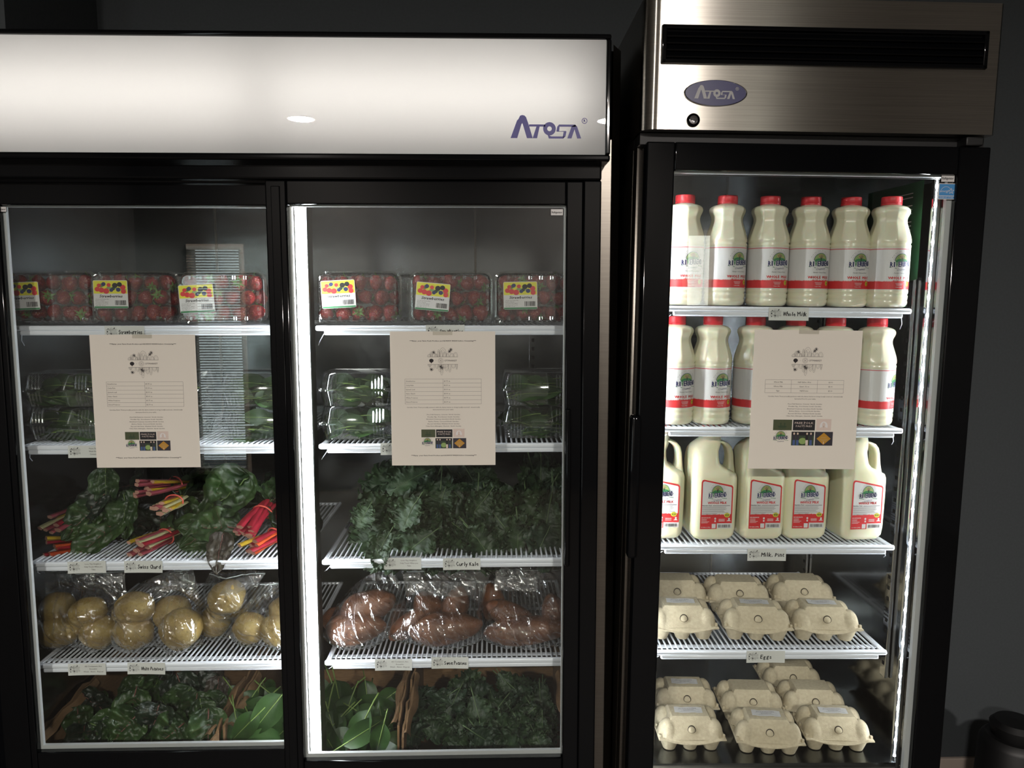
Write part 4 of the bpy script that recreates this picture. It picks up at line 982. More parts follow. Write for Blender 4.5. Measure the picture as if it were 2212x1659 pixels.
carton(1737, 1322, ZR[3], -3, False, 'egg carton without label behind the one by the steel wall, wire shelf', GE)
ZF = JZ0
carton(1493, 1622, ZF, -1, True, 'labelled egg carton at the front of the fridge floor, handle side', GF)
carton(1664, 1630, ZF, -5, True, 'labelled egg carton in the middle of the front row on the fridge floor', GF)
carton(1811, 1623, ZF, -4, True, 'labelled egg carton at the front of the fridge floor beside the steel wall', GF)
carton(1484, 1553, ZF, -2, True, 'labelled egg carton in the second row of the fridge floor', GF)
carton(1627, 1560, ZF, -3, False, 'bare egg carton in the middle of the second row on the fridge floor', GF)
carton(1762, 1560, ZF, -4, False, 'bare egg carton in the second row of the fridge floor, near the steel wall', GF)
carton(1713, 1505, ZF, -3, False, 'bare egg carton farthest back on the fridge floor', GF)
# ------------------------------------------------------------------ strawberries in clear boxes
def veg_mat(name, c1, c2, rough=0.4, scale=18, bump=0.25, bscale=60, trans=0.0, coat=0.0, stretch=(1, 1, 1)):
    return mat(name, c1, rough, col2=c2, noise_scale=scale, bump=bump, bump_scale=bscale, trans=trans, coat=coat, stretch=stretch)
def berry_mat():
    m = bpy.data.materials.new('strawberry_red'); m.use_nodes = True; nt = m.node_tree; N = nt.nodes; L = nt.links; b = N['Principled BSDF']
    tc = N.new('ShaderNodeTexCoord'); vo = N.new('ShaderNodeTexVoronoi'); vo.inputs['Scale'].default_value = 230
    L.new(tc.outputs['Object'], vo.inputs['Vector'])
    rp = N.new('ShaderNodeValToRGB'); rp.color_ramp.elements[0].position = .10; rp.color_ramp.elements[0].color = (*lin((214, 150, 70)), 1)
    rp.color_ramp.elements[1].position = .24; rp.color_ramp.elements[1].color = (*lin((132, 17, 24)), 1)
    L.new(vo.outputs['Distance'], rp.inputs[0]); L.new(rp.outputs[0], b.inputs['Base Color'])
    bp = N.new('ShaderNodeBump'); bp.inputs['Strength'].default_value = .6; bp.inputs['Distance'].default_value = .002
    L.new(vo.outputs['Distance'], bp.inputs['Height']); L.new(bp.outputs[0], b.inputs['Normal'])
    b.inputs['Roughness'].default_value = .3; b.inputs['Subsurface Weight'].default_value = .1; b.inputs['Subsurface Scale'].default_value = .004
    return m
BERRY = berry_mat(); CALYX = mat('calyx_green', (112, 150, 74), .5)
berry_me = []
for sd in range(3):
    rn = random.Random(sd); k1 = rn.uniform(.9, 1.1)
    prof = [(.0, -.0215), (.0045, -.0205), (.0095, -.0165), (.0140, -.0100), (.0172, -.0020), (.0182, .0050), (.0168, .0110), (.0120, .0152), (.0050, .0160), (.0, .0150)]
    rings = []
    for r, z in prof[1:-1]:
        rings.append([(r * k1 * (1 + .05 * math.sin(3 * a + sd)) * math.cos(a), r * (1 + .05 * math.cos(2 * a + sd)) * math.sin(a), z) for a in (2 * math.pi * k / 14 for k in range(14))])
    berry_me.append(MB().loft(rings).mesh('flesh', BERRY, ang=80))
cb = MB()
for k in range(9):
    a = 2 * math.pi * k / 9; c_, s_ = math.cos(a), math.sin(a); L_ = .013 + .003 * (k % 3)
    pts = [(.002, 0, .016), (.006, .003, .0185), (.006, -.003, .0185), (L_, 0, .0165 + .004 * ((k % 2) * 2 - 1) + .002)]
    cb.add([(x * c_ - y * s_, x * s_ + y * c_, z) for x, y, z in pts], [(0, 2, 3, 1)])
cb.tube([(0, 0, .015), (.0005, .0005, .0175), (.001, .001, .019)], .0012, 5)
calyx_me = cb.mesh('calyx', CALYX)
def clam_straw():
    """clear hinged box standing on its edge, lid towards the viewer"""
    W, H, D = .186, .116, .088; b = MB()
    def rr(sc_x, sc_z, r, y):
        q = rrect(-W / 2 * sc_x, W / 2 * sc_x, H / 2 - H / 2 * sc_z, H / 2 + H / 2 * sc_z, r, 0, 6); return [(x, y, z) for x, z, _ in q]
    b.loft([rr(.80, .74, .010, .004), rr(.86, .82, .012, .004), rr(.875, .835, .013, .0), rr(.915, .885, .016, .0005), rr(.935, .91, .018, .004), rr(.955, .935, .018, .030), rr(.955, .935, .018, .0305), rr(1.0, 1.0, .020, .0315), rr(1.0, 1.0, .020, .0345), rr(.95, .925, .018, .0355), rr(.90, .87, .020, .070), rr(.86, .82, .022, D)], 0, True, True)
    # pressed ribs along the edges
    for k in range(6):
        x = -.062 + .0235 * k
        for z in (.013, .101): b.box(x - .0035, x + .0035, -.0022, .002, z - .0048, z + .0048, 0, .0014, 1)
    for k in range(4):
        z = .034 + k * .0165
        for x in (-.0815, .0815): b.box(x - .0028, x + .0028, -.0022, .002, z - .0045, z + .0045, 0, .0012, 1)
    for sx in (-1, 1):
        b.lathe([(.0095, 0), (.0095, .003), (.007, .0045), (.0065, .002), (.003, .0035), (.0, .0035)], 16, c=(0, 0, 0), caps=False)
        n_ = 16 * 6
        b.v[-n_:] = [(sx * .081 + x, -.0005 - z, .011 + y) for x, y, z in b.v[-n_:]]
    return b.mesh('shell', PLAST, ang=30)
clam_me = clam_straw()
def straw_label():
    d = Decal(); W, H = .074, .060
    q = [(x, z) for x, z, _ in rrect(-W / 2, W / 2, 0, H, .003, 0, 4)]; d.poly(q, LABELW, 0)
    d.rect(-W / 2 + .001, W / 2 - .001, .0315, H - .001, YEL, 1); d.rect(-W / 2 + .001, W / 2 - .001, .0005, .0042, GREENP, 1)
    rn = random.Random(8)
    for k in range(9): d.ell(rn.uniform(-.028, .028), rn.uniform(.036, .052), .006, .003, GREENL, 2, 10)
    for k, (x, z, r, m_) in enumerate(((-.028, .041, .0055, RED), (-.019, .039, .006, RED), (-.009, .037, .0065, RED), (.027, .045, .006, RED), (.028, .036, .0055, RED), (-.014, .052, .0045, NAVY), (.010, .049, .006, INKB), (.020, .051, .0055, INKB), (.002, .039, .0042, NAVY), (.017, .040, .005, NAVY), (-.003, .050, .0045, RED), (-.024, .049, .0045, RED), (.006, .042, .004, FOREST))):
        d.ell(x, z, r, r * .92, m_, 3 + k % 3, 14)
    d.text('Strawberries', 0, .0232, .0058, INK, 2, w=.049, shear=.25, bold=.0004)
    for i, t in enumerate(('Grown & Packed By:', 'Barbee Farms', 'Concord, NC 28027', 'Product of U.S.A.', 'Net Wt. 16 oz')): d.text(t, -W / 2 + .004, .0188 - i * .0033, .0018, INKG, 2, 'L', w=.0016 * len(t), bold=.0001)
    x = .009
    while x < .032: ww = rn.choice((.0005, .001, .0015)); d.rect(x, x + ww, .0068, .0172, INK, 2); x += ww + rn.choice((.0006, .0011))
    return d
SL = straw_label()
boxes = [(0, 103, 640, 'strawberry box by the liner wall', -.052, .031, -2, 0), (0, 283, 640, 'strawberry box between two others above the chard', -.042, .035, 0, 0), (0, 474, 640, 'strawberry box beside the door stile', -.046, .026, -3, 0),
         (0, 772, 640, 'strawberry box right beside the bright lamp post', -.039, .0355, -3, 0), (0, 972, 640, 'strawberry box with its label stuck askew', -.040, .030, 5, 0), (0, 1160, 640, 'strawberry box cut off by the jamb', -.036, .0325, -1, 0)]
for i, (_, u, v, lb, lx, lz, lr, dz) in enumerate(boxes):
    Y = 1.690; p = py(u, v, Y); m = T((p.x, Y, ZL[0] + .0008)) @ Matrix.Rotation(R(random.Random(i).uniform(-1.5, 1.5)), 4, 'Z')
    o = thing('berry_box', 'clear plastic ' + lb, 'box', group='clear strawberry boxes'); o.matrix_world = m
    link('shell', clam_me, o)
    link('label', SL.mesh('label', flat_front, .00006), o, T((lx, -.0032, lz)) @ Matrix.Rotation(R(lr), 4, 'Y'))
    # berries: packed in two layers behind the lid
    rn = random.Random(40 + i); gi = f'strawberries in the {lb}'
    for ly in range(2):
        for r_ in range(3):
            nb = 5 if (r_ + ly) % 2 == 0 else 4
            for c_ in range(nb):
                x = (c_ - (nb - 1) / 2) * .0345 + rn.uniform(-.004, .004); z = .0245 + r_ * .0330 + rn.uniform(-.002, .002); y = .0265 + ly * .029 + rn.uniform(-.002, .003)
                q = Euler((rn.uniform(-2.6, 0.4), rn.uniform(-1.2, 1.2), rn.uniform(0, 6.28))).to_matrix().to_4x4()
                s_ = rn.uniform(.80, .95)
                b_ = thing('strawberry', 'ripe red strawberry in the ' + lb, 'strawberry', group=gi[:60])
                b_.matrix_world = m @ T((x, y, z)) @ q @ Matrix.Scale(s_, 4)
                link('flesh', berry_me[rn.randrange(3)], b_)
                if ly == 0 or rn.random() < .3: link('calyx', calyx_me, b_)
# second row of closed boxes behind, only their shells catch the light
for u, lb in ((905, 'unlabelled clear berry box standing behind the box with the askew label'), (640 - 240, 'unlabelled clear berry box behind the row above the chard')):
    Y = 1.80; p = py(u, 640, Y); o = thing('berry_box', lb, 'box', (p.x, Y, ZL[0] + .0008), group='clear strawberry boxes'); link('shell', clam_me, o)

# ------------------------------------------------------------------ leaves
def leaf_mesh(name, kind, L_, W_, sd, mats, nu=14, nv=10, curl=.6, cup=.25, crinkle=.004, stem=.0, stem_r=.002):
    rn = random.Random(sd); ph = rn.uniform(0, 6); b = MB(); off = Vector((rn.uniform(0, 50),) * 3)
    def wid(t):
        if kind == 'kale': return W_ * (.22 + .78 * math.sin(min(1, t * 1.05) * math.pi * .62 + .2)) * math.sqrt(max(0.02, 1 - max(0, (t - .6) / .42) ** 2))
        if kind == 'spin': return W_ * (math.sin(math.pi * t ** .72) ** .85 + .02)
        return W_ * (math.sin(math.pi * min(1, t ** .62 * .985 + .015)) ** .62 + .015)
    def P(u, v):
        t = u; s_ = v * 2 - 1; x = s_ * wid(t); y = L_ * t; z = cup * (abs(s_) ** 1.6) * wid(t)
        n_ = noise.noise(Vector((x, y, 0)) * (38 if kind == 'spin' else 55) + off)
        z += crinkle * n_
        if kind == 'kale':
            ed = abs(s_) ** 2.6; q = Vector((t * 13 + ph, s_ * 1.7 + ph, ph)); q2 = Vector((t * 31 + ph, s_ * 2.5, ph * 2))
            z += .030 * ed * noise.noise(q) + .018 * ed * noise.noise(q2); x *= 1 + .30 * abs(s_) * noise.noise(Vector((t * 17, ph, 3 if s_ > 0 else 8))); y += .022 * ed * noise.noise(q2 + Vector((5, 5, 5))) + .012 * ed * noise.noise(q * 1.3)
            x -= math.copysign(.010, s_) * ed * abs(noise.noise(q2 + Vector((9, 2, 1))))
        elif kind == 'chard':
            z += .016 * abs(s_) ** 1.8 * noise.noise(Vector((t * 5.5 + ph, s_ * 1.6, ph))) + .012 * noise.noise(Vector((t * 7, s_ * 4, ph))) + .006 * noise.noise(Vector((t * 19, s_ * 9, ph))); x *= 1 + .14 * noise.noise(Vector((t * 6, ph, 2 if s_ > 0 else 7)))
            z += .004 * (1 - abs(s_)) * -1 + .005 * abs(math.sin(t * 11 - abs(s_) * 3.2)) * (1 - abs(s_) * .4)
        else: z += .003 * abs(s_) ** 2 * math.sin(t * 9 + ph)
        a = curl * t; ca, sa = math.cos(a), math.sin(a)
        yy = y * (math.sin(curl * t) / (curl * t) if curl * t > 1e-3 else 1); zz = -y * ((1 - math.cos(curl * t)) / (curl * t) if curl * t > 1e-3 else 0)
        return (x, yy + z * sa, zz + z * ca)
    b.grid(nu, nv, P)
    mid = [Vector(P(k / 10, .5)) + Vector((0, 0, .0008)) for k in range(0, 10)]
    r0 = stem_r
    if stem > 0: mid = [Vector((0, -stem, -stem * .05)), Vector((0, -stem * .5, .001))] + mid
    b.tube(mid, [r0 * (1 - .8 * k / (len(mid) - 1)) for k in range(len(mid))], 5, 1)
    if kind == 'chard':
        for k in range(2, 8):
            for s_ in (-1, 1): b.tube([Vector(P(k / 10, .5)) + Vector((0, 0, .0006)), Vector(P(min(1, k / 10 + .06), .5 + s_ * .22)) + Vector((0, 0, .0007)), Vector(P(min(1, k / 10 + .10), .5 + s_ * .38)) + Vector((0, 0, .0006))], [r0 * .16, r0 * .12, r0 * .05], 4, 1, False)
    return b.mesh(name, mats, ang=0)
SPIN = veg_mat('spinach_green', (40, 68, 31), (62, 92, 43), .42, 20, .15, 40, .25); SPINST = mat('spinach_stem', (112, 136, 68), .5)
CHARD = veg_mat('chard_green', (34, 54, 30), (60, 84, 42), .38, 16, .3, 45, .12); CHARDD = veg_mat('chard_dark', (24, 36, 26), (38, 52, 34), .4, 16, .3, 45, .08)
CHARDP = veg_mat('chard_purple', (54, 46, 42), (70, 66, 52), .4, 16, .4, 45, .08)
RIB = mat('pale_rib', (96, 118, 66), .5); RIBP = mat('pink_rib', (122, 80, 74), .5)
KALE = veg_mat('kale_green', (34, 54, 34), (57, 80, 48), .5, 22, .3, 60, .15); KALED = veg_mat('kale_dark', (30, 50, 34), (46, 68, 44), .5, 22, .3, 60, .1); KALER = mat('kale_rib', (92, 114, 76), .5)
spin_me = [leaf_mesh('spinach_leaf', 'spin', .075 + .012 * (k % 3), .021 + .004 * (k % 2), k, [SPIN, SPINST], 10, 6, .5 + .25 * (k % 3), .3, .002, .028, .0015) for k in range(6)]
chard_me = [leaf_mesh('leaf', 'chard', .15, .052, 20 + k, [(CHARD, CHARD, CHARDD, CHARD)[k % 4], RIB if k % 2 else RIBP], 26, 20, (.5, 1.0, 1.4, .8)[k % 4], .25, .009, 0, .0020) for k in range(4)]
chardp_me = leaf_mesh('leaf', 'chard', .15, .046, 31, [CHARDP, RIBP], 22, 16, .25, .1, .006, 0, .0016)
kale_me = [leaf_mesh('leaf', 'kale', .13, .050, 50 + k, [KALE if k < 4 else KALED, KALER], 54, 24, (.5, .9, 1.3, .7, .8, 1.1)[k], .30, .005, .03, .0018) for k in range(6)]

# ------------------------------------------------------------------ spinach in hinged boxes
def clam_spin():
    W, D, H = .178, .135, .074; b = MB()
    def rr(sx, sy, r, z): return rrect(-W / 2 * sx, W / 2 * sx, D / 2 - D / 2 * sy, D / 2 + D / 2 * sy, r, z)
    b.loft([rr(.84, .80, .020, .0), rr(.86, .82, .022, .001), rr(.94, .92, .024, .034), rr(1.0, 1.0, .026, .0345), rr(1.0, 1.0, .026, .0375), rr(.95, .93, .024, .0380), rr(.88, .84, .022, .070), rr(.85, .80, .022, H), rr(.70, .60, .02, H - .001)], 0, True, True)
    for z0, z1, x_s, yo0, yo1 in ((.003, .033, .88, .0135, .0055), (.040, .069, .88, .0050, .0105)):
        for gx in (-.053, .049):
            for k in range(4):
                x = gx + (k - 1.5) * .0072
                b.tube([(x, yo0 - .0005, z0), (x, (yo0 + yo1) / 2 - .002, (z0 + z1) / 2), (x, yo1 - .0005, z1)], .0018, 6)
    b.box(-.082, -.066, -.003, .004, .034, .042, 0, .002); b.box(.066, .082, -.003, .004, .034, .042, 0, .002)
    return b.mesh('shell', PLAST, ang=30)
cs_me = clam_spin()
stacks = [(128, 1.700, 'by the liner wall', 26), (342, 1.705, 'behind the chard side notice', 6), (552, 1.695, 'by the door stile', 26), (768, 1.695, 'by the lamp post', 26), (945, 1.705, 'behind the kale side notice', 4), (1166, 1.700, 'by the jamb', 24)]
for i, (u, Y, wh, nl) in enumerate(stacks):
    p = py(u, 880, Y)
    for lv in range(2):
        rn = random.Random(90 + i * 2 + lv); z = ZL[1] + .0008 + lv * .0752
        m = T((p.x + (rn.uniform(-.003, .003) if lv else 0), Y + (rn.uniform(0, .004) if lv else 0), z)) @ Matrix.Rotation(R(rn.uniform(-2, 2)), 4, 'Z')
        lb = f'{("lower", "upper")[lv]} clear spinach box {wh}'
        o = thing('spinach_box', lb, 'box', group='clear spinach boxes'); o.matrix_world = m; link('shell', cs_me, o)
        for k in range(nl):
            x = rn.uniform(-.045, .045); y = rn.uniform(.020, .085) if k > 6 else rn.uniform(.018, .03); zz = .008 + (k / nl) * .044 + rn.uniform(0, .006)
            q_ = rn.choice((1, -1)); e = Euler((rn.uniform(-.35, .35) + (.35 if rn.random() < .3 else 0), -q_ * rn.uniform(.3, 1.35), q_ * rn.uniform(1.0, 1.9))).to_matrix().to_4x4()
            sc_ = rn.uniform(.68, .9)
            off = e @ Vector((0, .02 * sc_, 0))
            single('spinach_leaf', spin_me[rn.randrange(6)], f'spinach leaf packed in the {lb}', 'leaf', group=f'leaves in the {lb}').matrix_world = m @ T(Vector((x, y, zz)) - off) @ e @ Matrix.Scale(sc_, 4)

# ------------------------------------------------------------------ swiss chard bunches
STK = {'r': mat('stalk_crimson', (140, 26, 42), .35, noise_amt=.15, noise_scale=30, stretch=(1, 1, 1)), 'o': mat('stalk_orange', (186, 74, 36), .35, noise_amt=.1, noise_scale=30), 'y': mat('stalk_yellow', (190, 156, 40), .35, noise_amt=.08, noise_scale=30), 'w': mat('stalk_cream', (180, 176, 134), .35, noise_amt=.06, noise_scale=30), 'p': mat('stalk_pink', (146, 66, 76), .35, noise_amt=.12, noise_scale=30)}
CUT = mat('stalk_cut_face', (186, 140, 122), .6); BANDM = mat('rubber_band', (222, 96, 84), .5)
def stalk_mesh(c, L_, r, sd):
    rn = random.Random(sd); b = MB(); rings = []; n = 10
    for k in range(7):
        t = k / 6; rr_ = r * (1.12 - .35 * t) ; dx = .006 * math.sin(t * 2.5 + sd); ring = []
        for j in range(n):
            a = 2 * math.pi * j / n; g = 1 + .10 * math.cos(5 * a) - .22 * max(0, math.sin(a)) ** 4
            ring.append((rr_ * g * 1.35 * math.cos(a) + dx, -L_ + t * (L_ + .02), rr_ * g * .75 * math.sin(a)))
        rings.append(ring)
    b.loft(rings, 0, False, True); b.add(rings[0], [tuple(range(n - 1, -1, -1))], 1, True)
    return b.mesh('stalk', [STK[c], CUT])
def chard_bunch(label, band, end, cols, leaves, rad=.016, r=.0065, sd=0, spread=.5):
    """band, end: 3D points; leaves: list of (base, tip, width scale, mesh)"""
    band = Vector(band); end = Vector(end); rn = random.Random(sd)
    o = thing('chard_bunch', label, 'chard', band, group='swiss chard bunches')
    A = align(band - end); L_ = (end - band).length
    cols = cols + cols[:3]; r = r * .88
    for i, c in enumerate(cols):
        a = 2 * math.pi * i / max(1, len(cols) - 1) if i else 0; rr_ = rad * (0 if i == 0 else rn.uniform(.65, 1.0))
        ln = L_ * rn.uniform(.78, 1.12)
        m = A @ T((rr_ * math.cos(a) * 1.25, 0, rr_ * math.sin(a) * .8)) @ Euler((rn.uniform(-.10, .10) * spread * 2, 0, (-rr_ * math.cos(a) * 6 + rn.uniform(-.08, .08)) * spread * -1)).to_matrix().to_4x4()
        link('stalk', stalk_mesh(c, ln, r * rn.uniform(.8, 1.2), sd * 20 + i), o, m)
    R_ = rad * 1.02 + r * 1.0; pts = [(R_ * 1.12 * math.cos(2 * math.pi * k / 28), -L_ * .12, R_ * .82 * math.sin(2 * math.pi * k / 28)) for k in range(29)]
    link('rubber_band', MB().tube(pts, .0018, 6, caps=False).mesh('rubber_band', BANDM), o, A)
    for (bs, tp, ws, me, roll) in leaves:
        bs = Vector(bs); tp = Vector(tp); dv = tp - bs; l = dv.length
        up = Matrix.Rotation(R(roll), 3, dv.normalized()) @ Vector((0, -1, .5))
        link('leaf', me, o, T(bs - band) @ align(dv, up) @ Matrix.Diagonal((ws, l / .15 * 1.12, ws, 1)))
    bd = (band - end).normalized()
    for k in range(6):       # the rest of the leaves, lying behind the tied stalks
        dv = (bd + Vector((rn.uniform(-.5, .5), rn.uniform(.1, .6), rn.uniform(-.1, .45)))).normalized()
        if abs(band.x + dv.x * .17 + .73) > .28 or band.y + dv.y * .17 > 2.12: dv = (Vector((-.15 * (1 if band.x > -.6 else -1), .8, .25)) + Vector((rn.uniform(-.3, .3), 0, rn.uniform(-.1, .3)))).normalized()
        s_ = rn.uniform(.7, 1.0)
        link('leaf', chard_me[(2, 3, 2, 1, 2, 0)[k]], o, T(bd * .02) @ align(dv, Vector((rn.uniform(-.6, .6), -1, .5 + rn.uniform(-.3, .3)))) @ Matrix.Scale(s_, 4))
    return o
def P3(u, v, Y): q = py(u, v, Y); return Vector((q.x, Y, q.z))
def LF(u0, v0, y0, u1, v1, y1, ws, k, roll=0): return (P3(u0, v0, y0), P3(u1, v1, y1), ws, chard_me[k] if k >= 0 else chardp_me, roll)
chard_bunch('chard bunch with red, orange and yellow stalk ends flat on the wires', P3(205, 1172, 1.80), P3(105, 1180, 1.73), 'rorypoyr', [LF(262, 1118, 1.80, 146, 1206, 1.705, .82, 0, 10), LF(215, 1150, 1.80, 330, 1150, 1.90, .9, 2, 20), LF(210, 1150, 1.82, 300, 1190, 1.86, .8, 3, -20), LF(205, 1165, 1.82, 290, 1120, 1.95, 1.0, 2)], sd=1)
chard_bunch('chard bunch with pale and red stalks resting on another by the liner', P3(205, 1092, 1.86), P3(112, 1135, 1.75), 'prpwyp', [LF(235, 1062, 1.80, 132, 1125, 1.745, .78, 2, 15), LF(210, 1090, 1.80, 140, 1155, 1.735, .7, 0, -15), LF(215, 1085, 1.88, 190, 1020, 1.92, .9, 2), LF(228, 1010, 1.80, 222, 1096, 1.765, .62, 1, -10), LF(205, 1085, 1.90, 150, 1045, 1.98, 1.0, 2)], sd=2)
chard_bunch('chard bunch at the back with long yellow and pink stalks in a red band', P3(388, 1045, 1.86), P3(306, 1055, 1.77), 'pyprpypp', [LF(395, 1040, 1.90, 480, 1010, 2.02, 1.1, 2), LF(270, 1060, 1.82, 256, 1150, 1.755, .72, 3, 0), LF(240, 1100, 1.82, 300, 1155, 1.80, .8, 2, 10), LF(300, 1060, 1.92, 240, 1010, 1.98, 1.0, 2), LF(330, 1130, 1.90, 250, 1160, 1.86, 1.0, 2)], sd=3)
chard_bunch('chard bunch with thick cream and yellow stalks held by an orange band', P3(380, 1082, 1.80), P3(342, 1098, 1.725), 'wwypwyw', [LF(390, 1082, 1.82, 470, 1130, 1.86, .9, 2), LF(385, 1090, 1.83, 440, 1150, 1.80, .9, 0, 20), LF(350, 1110, 1.86, 320, 1160, 1.84, .9, 2)], rad=.014, sd=4)
chard_bunch('chard bunch at the shelf front with white, crimson and yellow stalk ends', P3(366, 1155, 1.79), P3(298, 1186, 1.71), 'prwpyrpp', [LF(380, 1150, 1.80, 500, 1160, 1.76, .95, 1, 25), LF(500, 1125, 1.80, 402, 1172, 1.72, .80, 0, -10), LF(512, 1140, 1.80, 410, 1190, 1.71, .70, 3, 10), LF(380, 1140, 1.82, 480, 1110, 1.86, 1.0, 2)], sd=5)
chard_bunch('all red chard bunch in a pink band next to the door stile', P3(572, 1100, 1.80), P3(530, 1150, 1.725), 'rrrrprrr', [LF(540, 1030, 1.82, 432, 1098, 1.755, 1.15, 3, 5), LF(515, 1010, 1.84, 480, 1105, 1.77, 1.05, 0, -15), LF(575, 1090, 1.84, 590, 1010, 1.96, 1.1, 2), LF(570, 1080, 1.90, 520, 1030, 1.98, 1.1, 2), LF(600, 1080, 1.88, 560, 1005, 1.95, 1.0, 2)], sd=6)
chard_bunch('chard bunch with orange, red and yellow stalks over the lip, dark leaf hanging down', P3(602, 1152, 1.755), P3(540, 1190, 1.69), 'rorryorp', [LF(520, 1140, 1.77, 395, 1130, 1.745, .85, 0, 20), LF(505, 1130, 1.78, 415, 1115, 1.76, .8, 2, -10), LF(482, 1150, 1.715, 466, 1226, 1.648, .66, -1, 0)], sd=7)

# ------------------------------------------------------------------ curly kale
def kale_heap(name_label, cat_group, outline, n, Y0, dY, sd, center, big=(), sc0=(.75, 1.15)):
    """outline: (u, v_top, v_bottom) columns of the heap; leaves lie like shingles, tips outward and down"""
    rn = random.Random(sd); c = P3(*center)
    o = thing('kale_bunch', name_label, 'kale', (c.x, c.y, c.z), group=cat_group)
    us = [q[0] for q in outline]
    for k in range(n):
        u = rn.uniform(us[0], us[-1])
        for a, b_ in zip(outline, outline[1:]):
            if a[0] <= u <= b_[0]:
                t = (u - a[0]) / (b_[0] - a[0]); vt = a[1] + t * (b_[1] - a[1]); vb = a[2] + t * (b_[2] - a[2])
        w_ = rn.random(); v = vt + (vb - vt) * w_
        Y = Y0 + dY * (1 - w_) + rn.uniform(0, .03)
        tip = P3(u, v, Y); uc = (u - center[0]) / 200.0
        d = Vector((uc * .9 + rn.uniform(-.45, .45), -.55 + rn.uniform(-.3, .3), -.55 + rn.uniform(-.35, .55)))
        d.normalize(); s_ = rn.uniform(*sc0); L_ = .13 * s_
        tip.x = min(tip.x, .150); d.x = min(d.x, .25) if tip.x > .09 else d.x
        base = tip - d * L_ * .8; base.x = min(base.x, .145)
        up = Vector((uc * .4 + rn.uniform(-.5, .5), -1, .55 + rn.uniform(-.4, .4)))
        me = kale_me[rn.randrange(4) if rn.random() < .7 else rn.randrange(4, 6)]
        link('leaf', me, o, T(base - c) @ align(d, up) @ Matrix.Diagonal((s_, s_, s_, 1)))
    for u0, v0, y0, u1, v1, y1, ws, k, roll in big:
        bs, tp = P3(u0, v0, y0), P3(u1, v1, y1); dv = tp - bs
        link('leaf', kale_me[k], o, T(bs - c) @ align(dv, Matrix.Rotation(R(roll), 3, dv.normalized()) @ Vector((0, -1, .4))) @ Matrix.Diagonal((ws, dv.length / .13 * 1.1, ws, 1)))
    return o
GK = 'curly kale on the wire shelf'
kale_heap('big heaped bunch of curly kale with one leaf over the lip', GK, [(770, 1150, 1195), (800, 1085, 1200), (850, 1045, 1200), (920, 1025, 1200), (1000, 1035, 1198), (1060, 1050, 1195), (1110, 1120, 1190)], 72, 1.705, .13, 3, (940, 1110, 1.86),
          big=[(905, 1075, 1.76, 860, 1140, 1.725, .85, 0, 20), (935, 1150, 1.735, 870, 1196, 1.70, .95, 1, 0), (842, 1150, 1.70, 797, 1224, 1.650, .62, 0, 10), (812, 1185, 1.68, 828, 1222, 1.651, .45, 3, -10), (940, 1010, 1.86, 850, 1048, 1.78, .9, 3, 10), (1060, 1060, 1.78, 1025, 1110, 1.74, .7, 0, -20), (960, 1060, 1.78, 945, 1100, 1.75, .7, 2, 0), (1010, 1140, 1.74, 1050, 1185, 1.71, .8, 1, 0), (800, 1090, 1.77, 775, 1130, 1.735, .6, 0, 0)])
kale_heap('darker bunch of curly kale beside the heap, reaching the jamb', GK, [(1100, 1130, 1190), (1150, 1075, 1192), (1215, 1030, 1192)], 32, 1.705, .14, 4, (1165, 1115, 1.86), big=[(1075, 1120, 1.76, 1120, 1178, 1.715, .8, 1, 10)])

# ------------------------------------------------------------------ potatoes in film bags
def potato_mat(name, c1, c2, spot, dens):
    m = bpy.data.materials.new(name); m.use_nodes = True; nt = m.node_tree; N = nt.nodes; L = nt.links; b = N['Principled BSDF']; b.inputs['Roughness'].default_value = .5
    tc = N.new('ShaderNodeTexCoord'); n = N.new('ShaderNodeTexNoise'); n.inputs['Scale'].default_value = 1.6; n.inputs['Detail'].default_value = 6
    L.new(tc.outputs['Object'], n.inputs['Vector']); rp = N.new('ShaderNodeValToRGB')
    rp.color_ramp.elements[0].position = .35; rp.color_ramp.elements[0].color = (*lin(c1), 1); rp.color_ramp.elements[1].position = .65; rp.color_ramp.elements[1].color = (*lin(c2), 1)
    L.new(n.outputs['Fac'], rp.inputs[0])
    vo = N.new('ShaderNodeTexVoronoi'); vo.inputs['Scale'].default_value = dens; L.new(tc.outputs['Object'], vo.inputs['Vector'])
    r2 = N.new('ShaderNodeValToRGB'); r2.color_ramp.elements[0].position = .10; r2.color_ramp.elements[0].color = (1, 1, 1, 1); r2.color_ramp.elements[1].position = .17; r2.color_ramp.elements[1].color = (0, 0, 0, 1)
    L.new(vo.outputs['Distance'], r2.inputs[0]); mx = N.new('ShaderNodeMixRGB'); mx.inputs[2].default_value = (*lin(spot), 1)
    L.new(r2.outputs[0], mx.inputs[0]); L.new(rp.outputs[0], mx.inputs[1]); L.new(mx.outputs[0], b.inputs['Base Color'])
    bp = N.new('ShaderNodeBump'); bp.inputs['Strength'].default_value = .25; bp.inputs['Distance'].default_value = .004; L.new(n.outputs['Fac'], bp.inputs['Height']); L.new(bp.outputs[0], b.inputs['Normal'])
    return m
POT = potato_mat('potato_skin', (150, 122, 66), (180, 154, 92), (74, 50, 28), 6.5); SWEET = potato_mat('sweet_potato_skin', (92, 54, 34), (126, 78, 48), (60, 34, 22), 3.5)
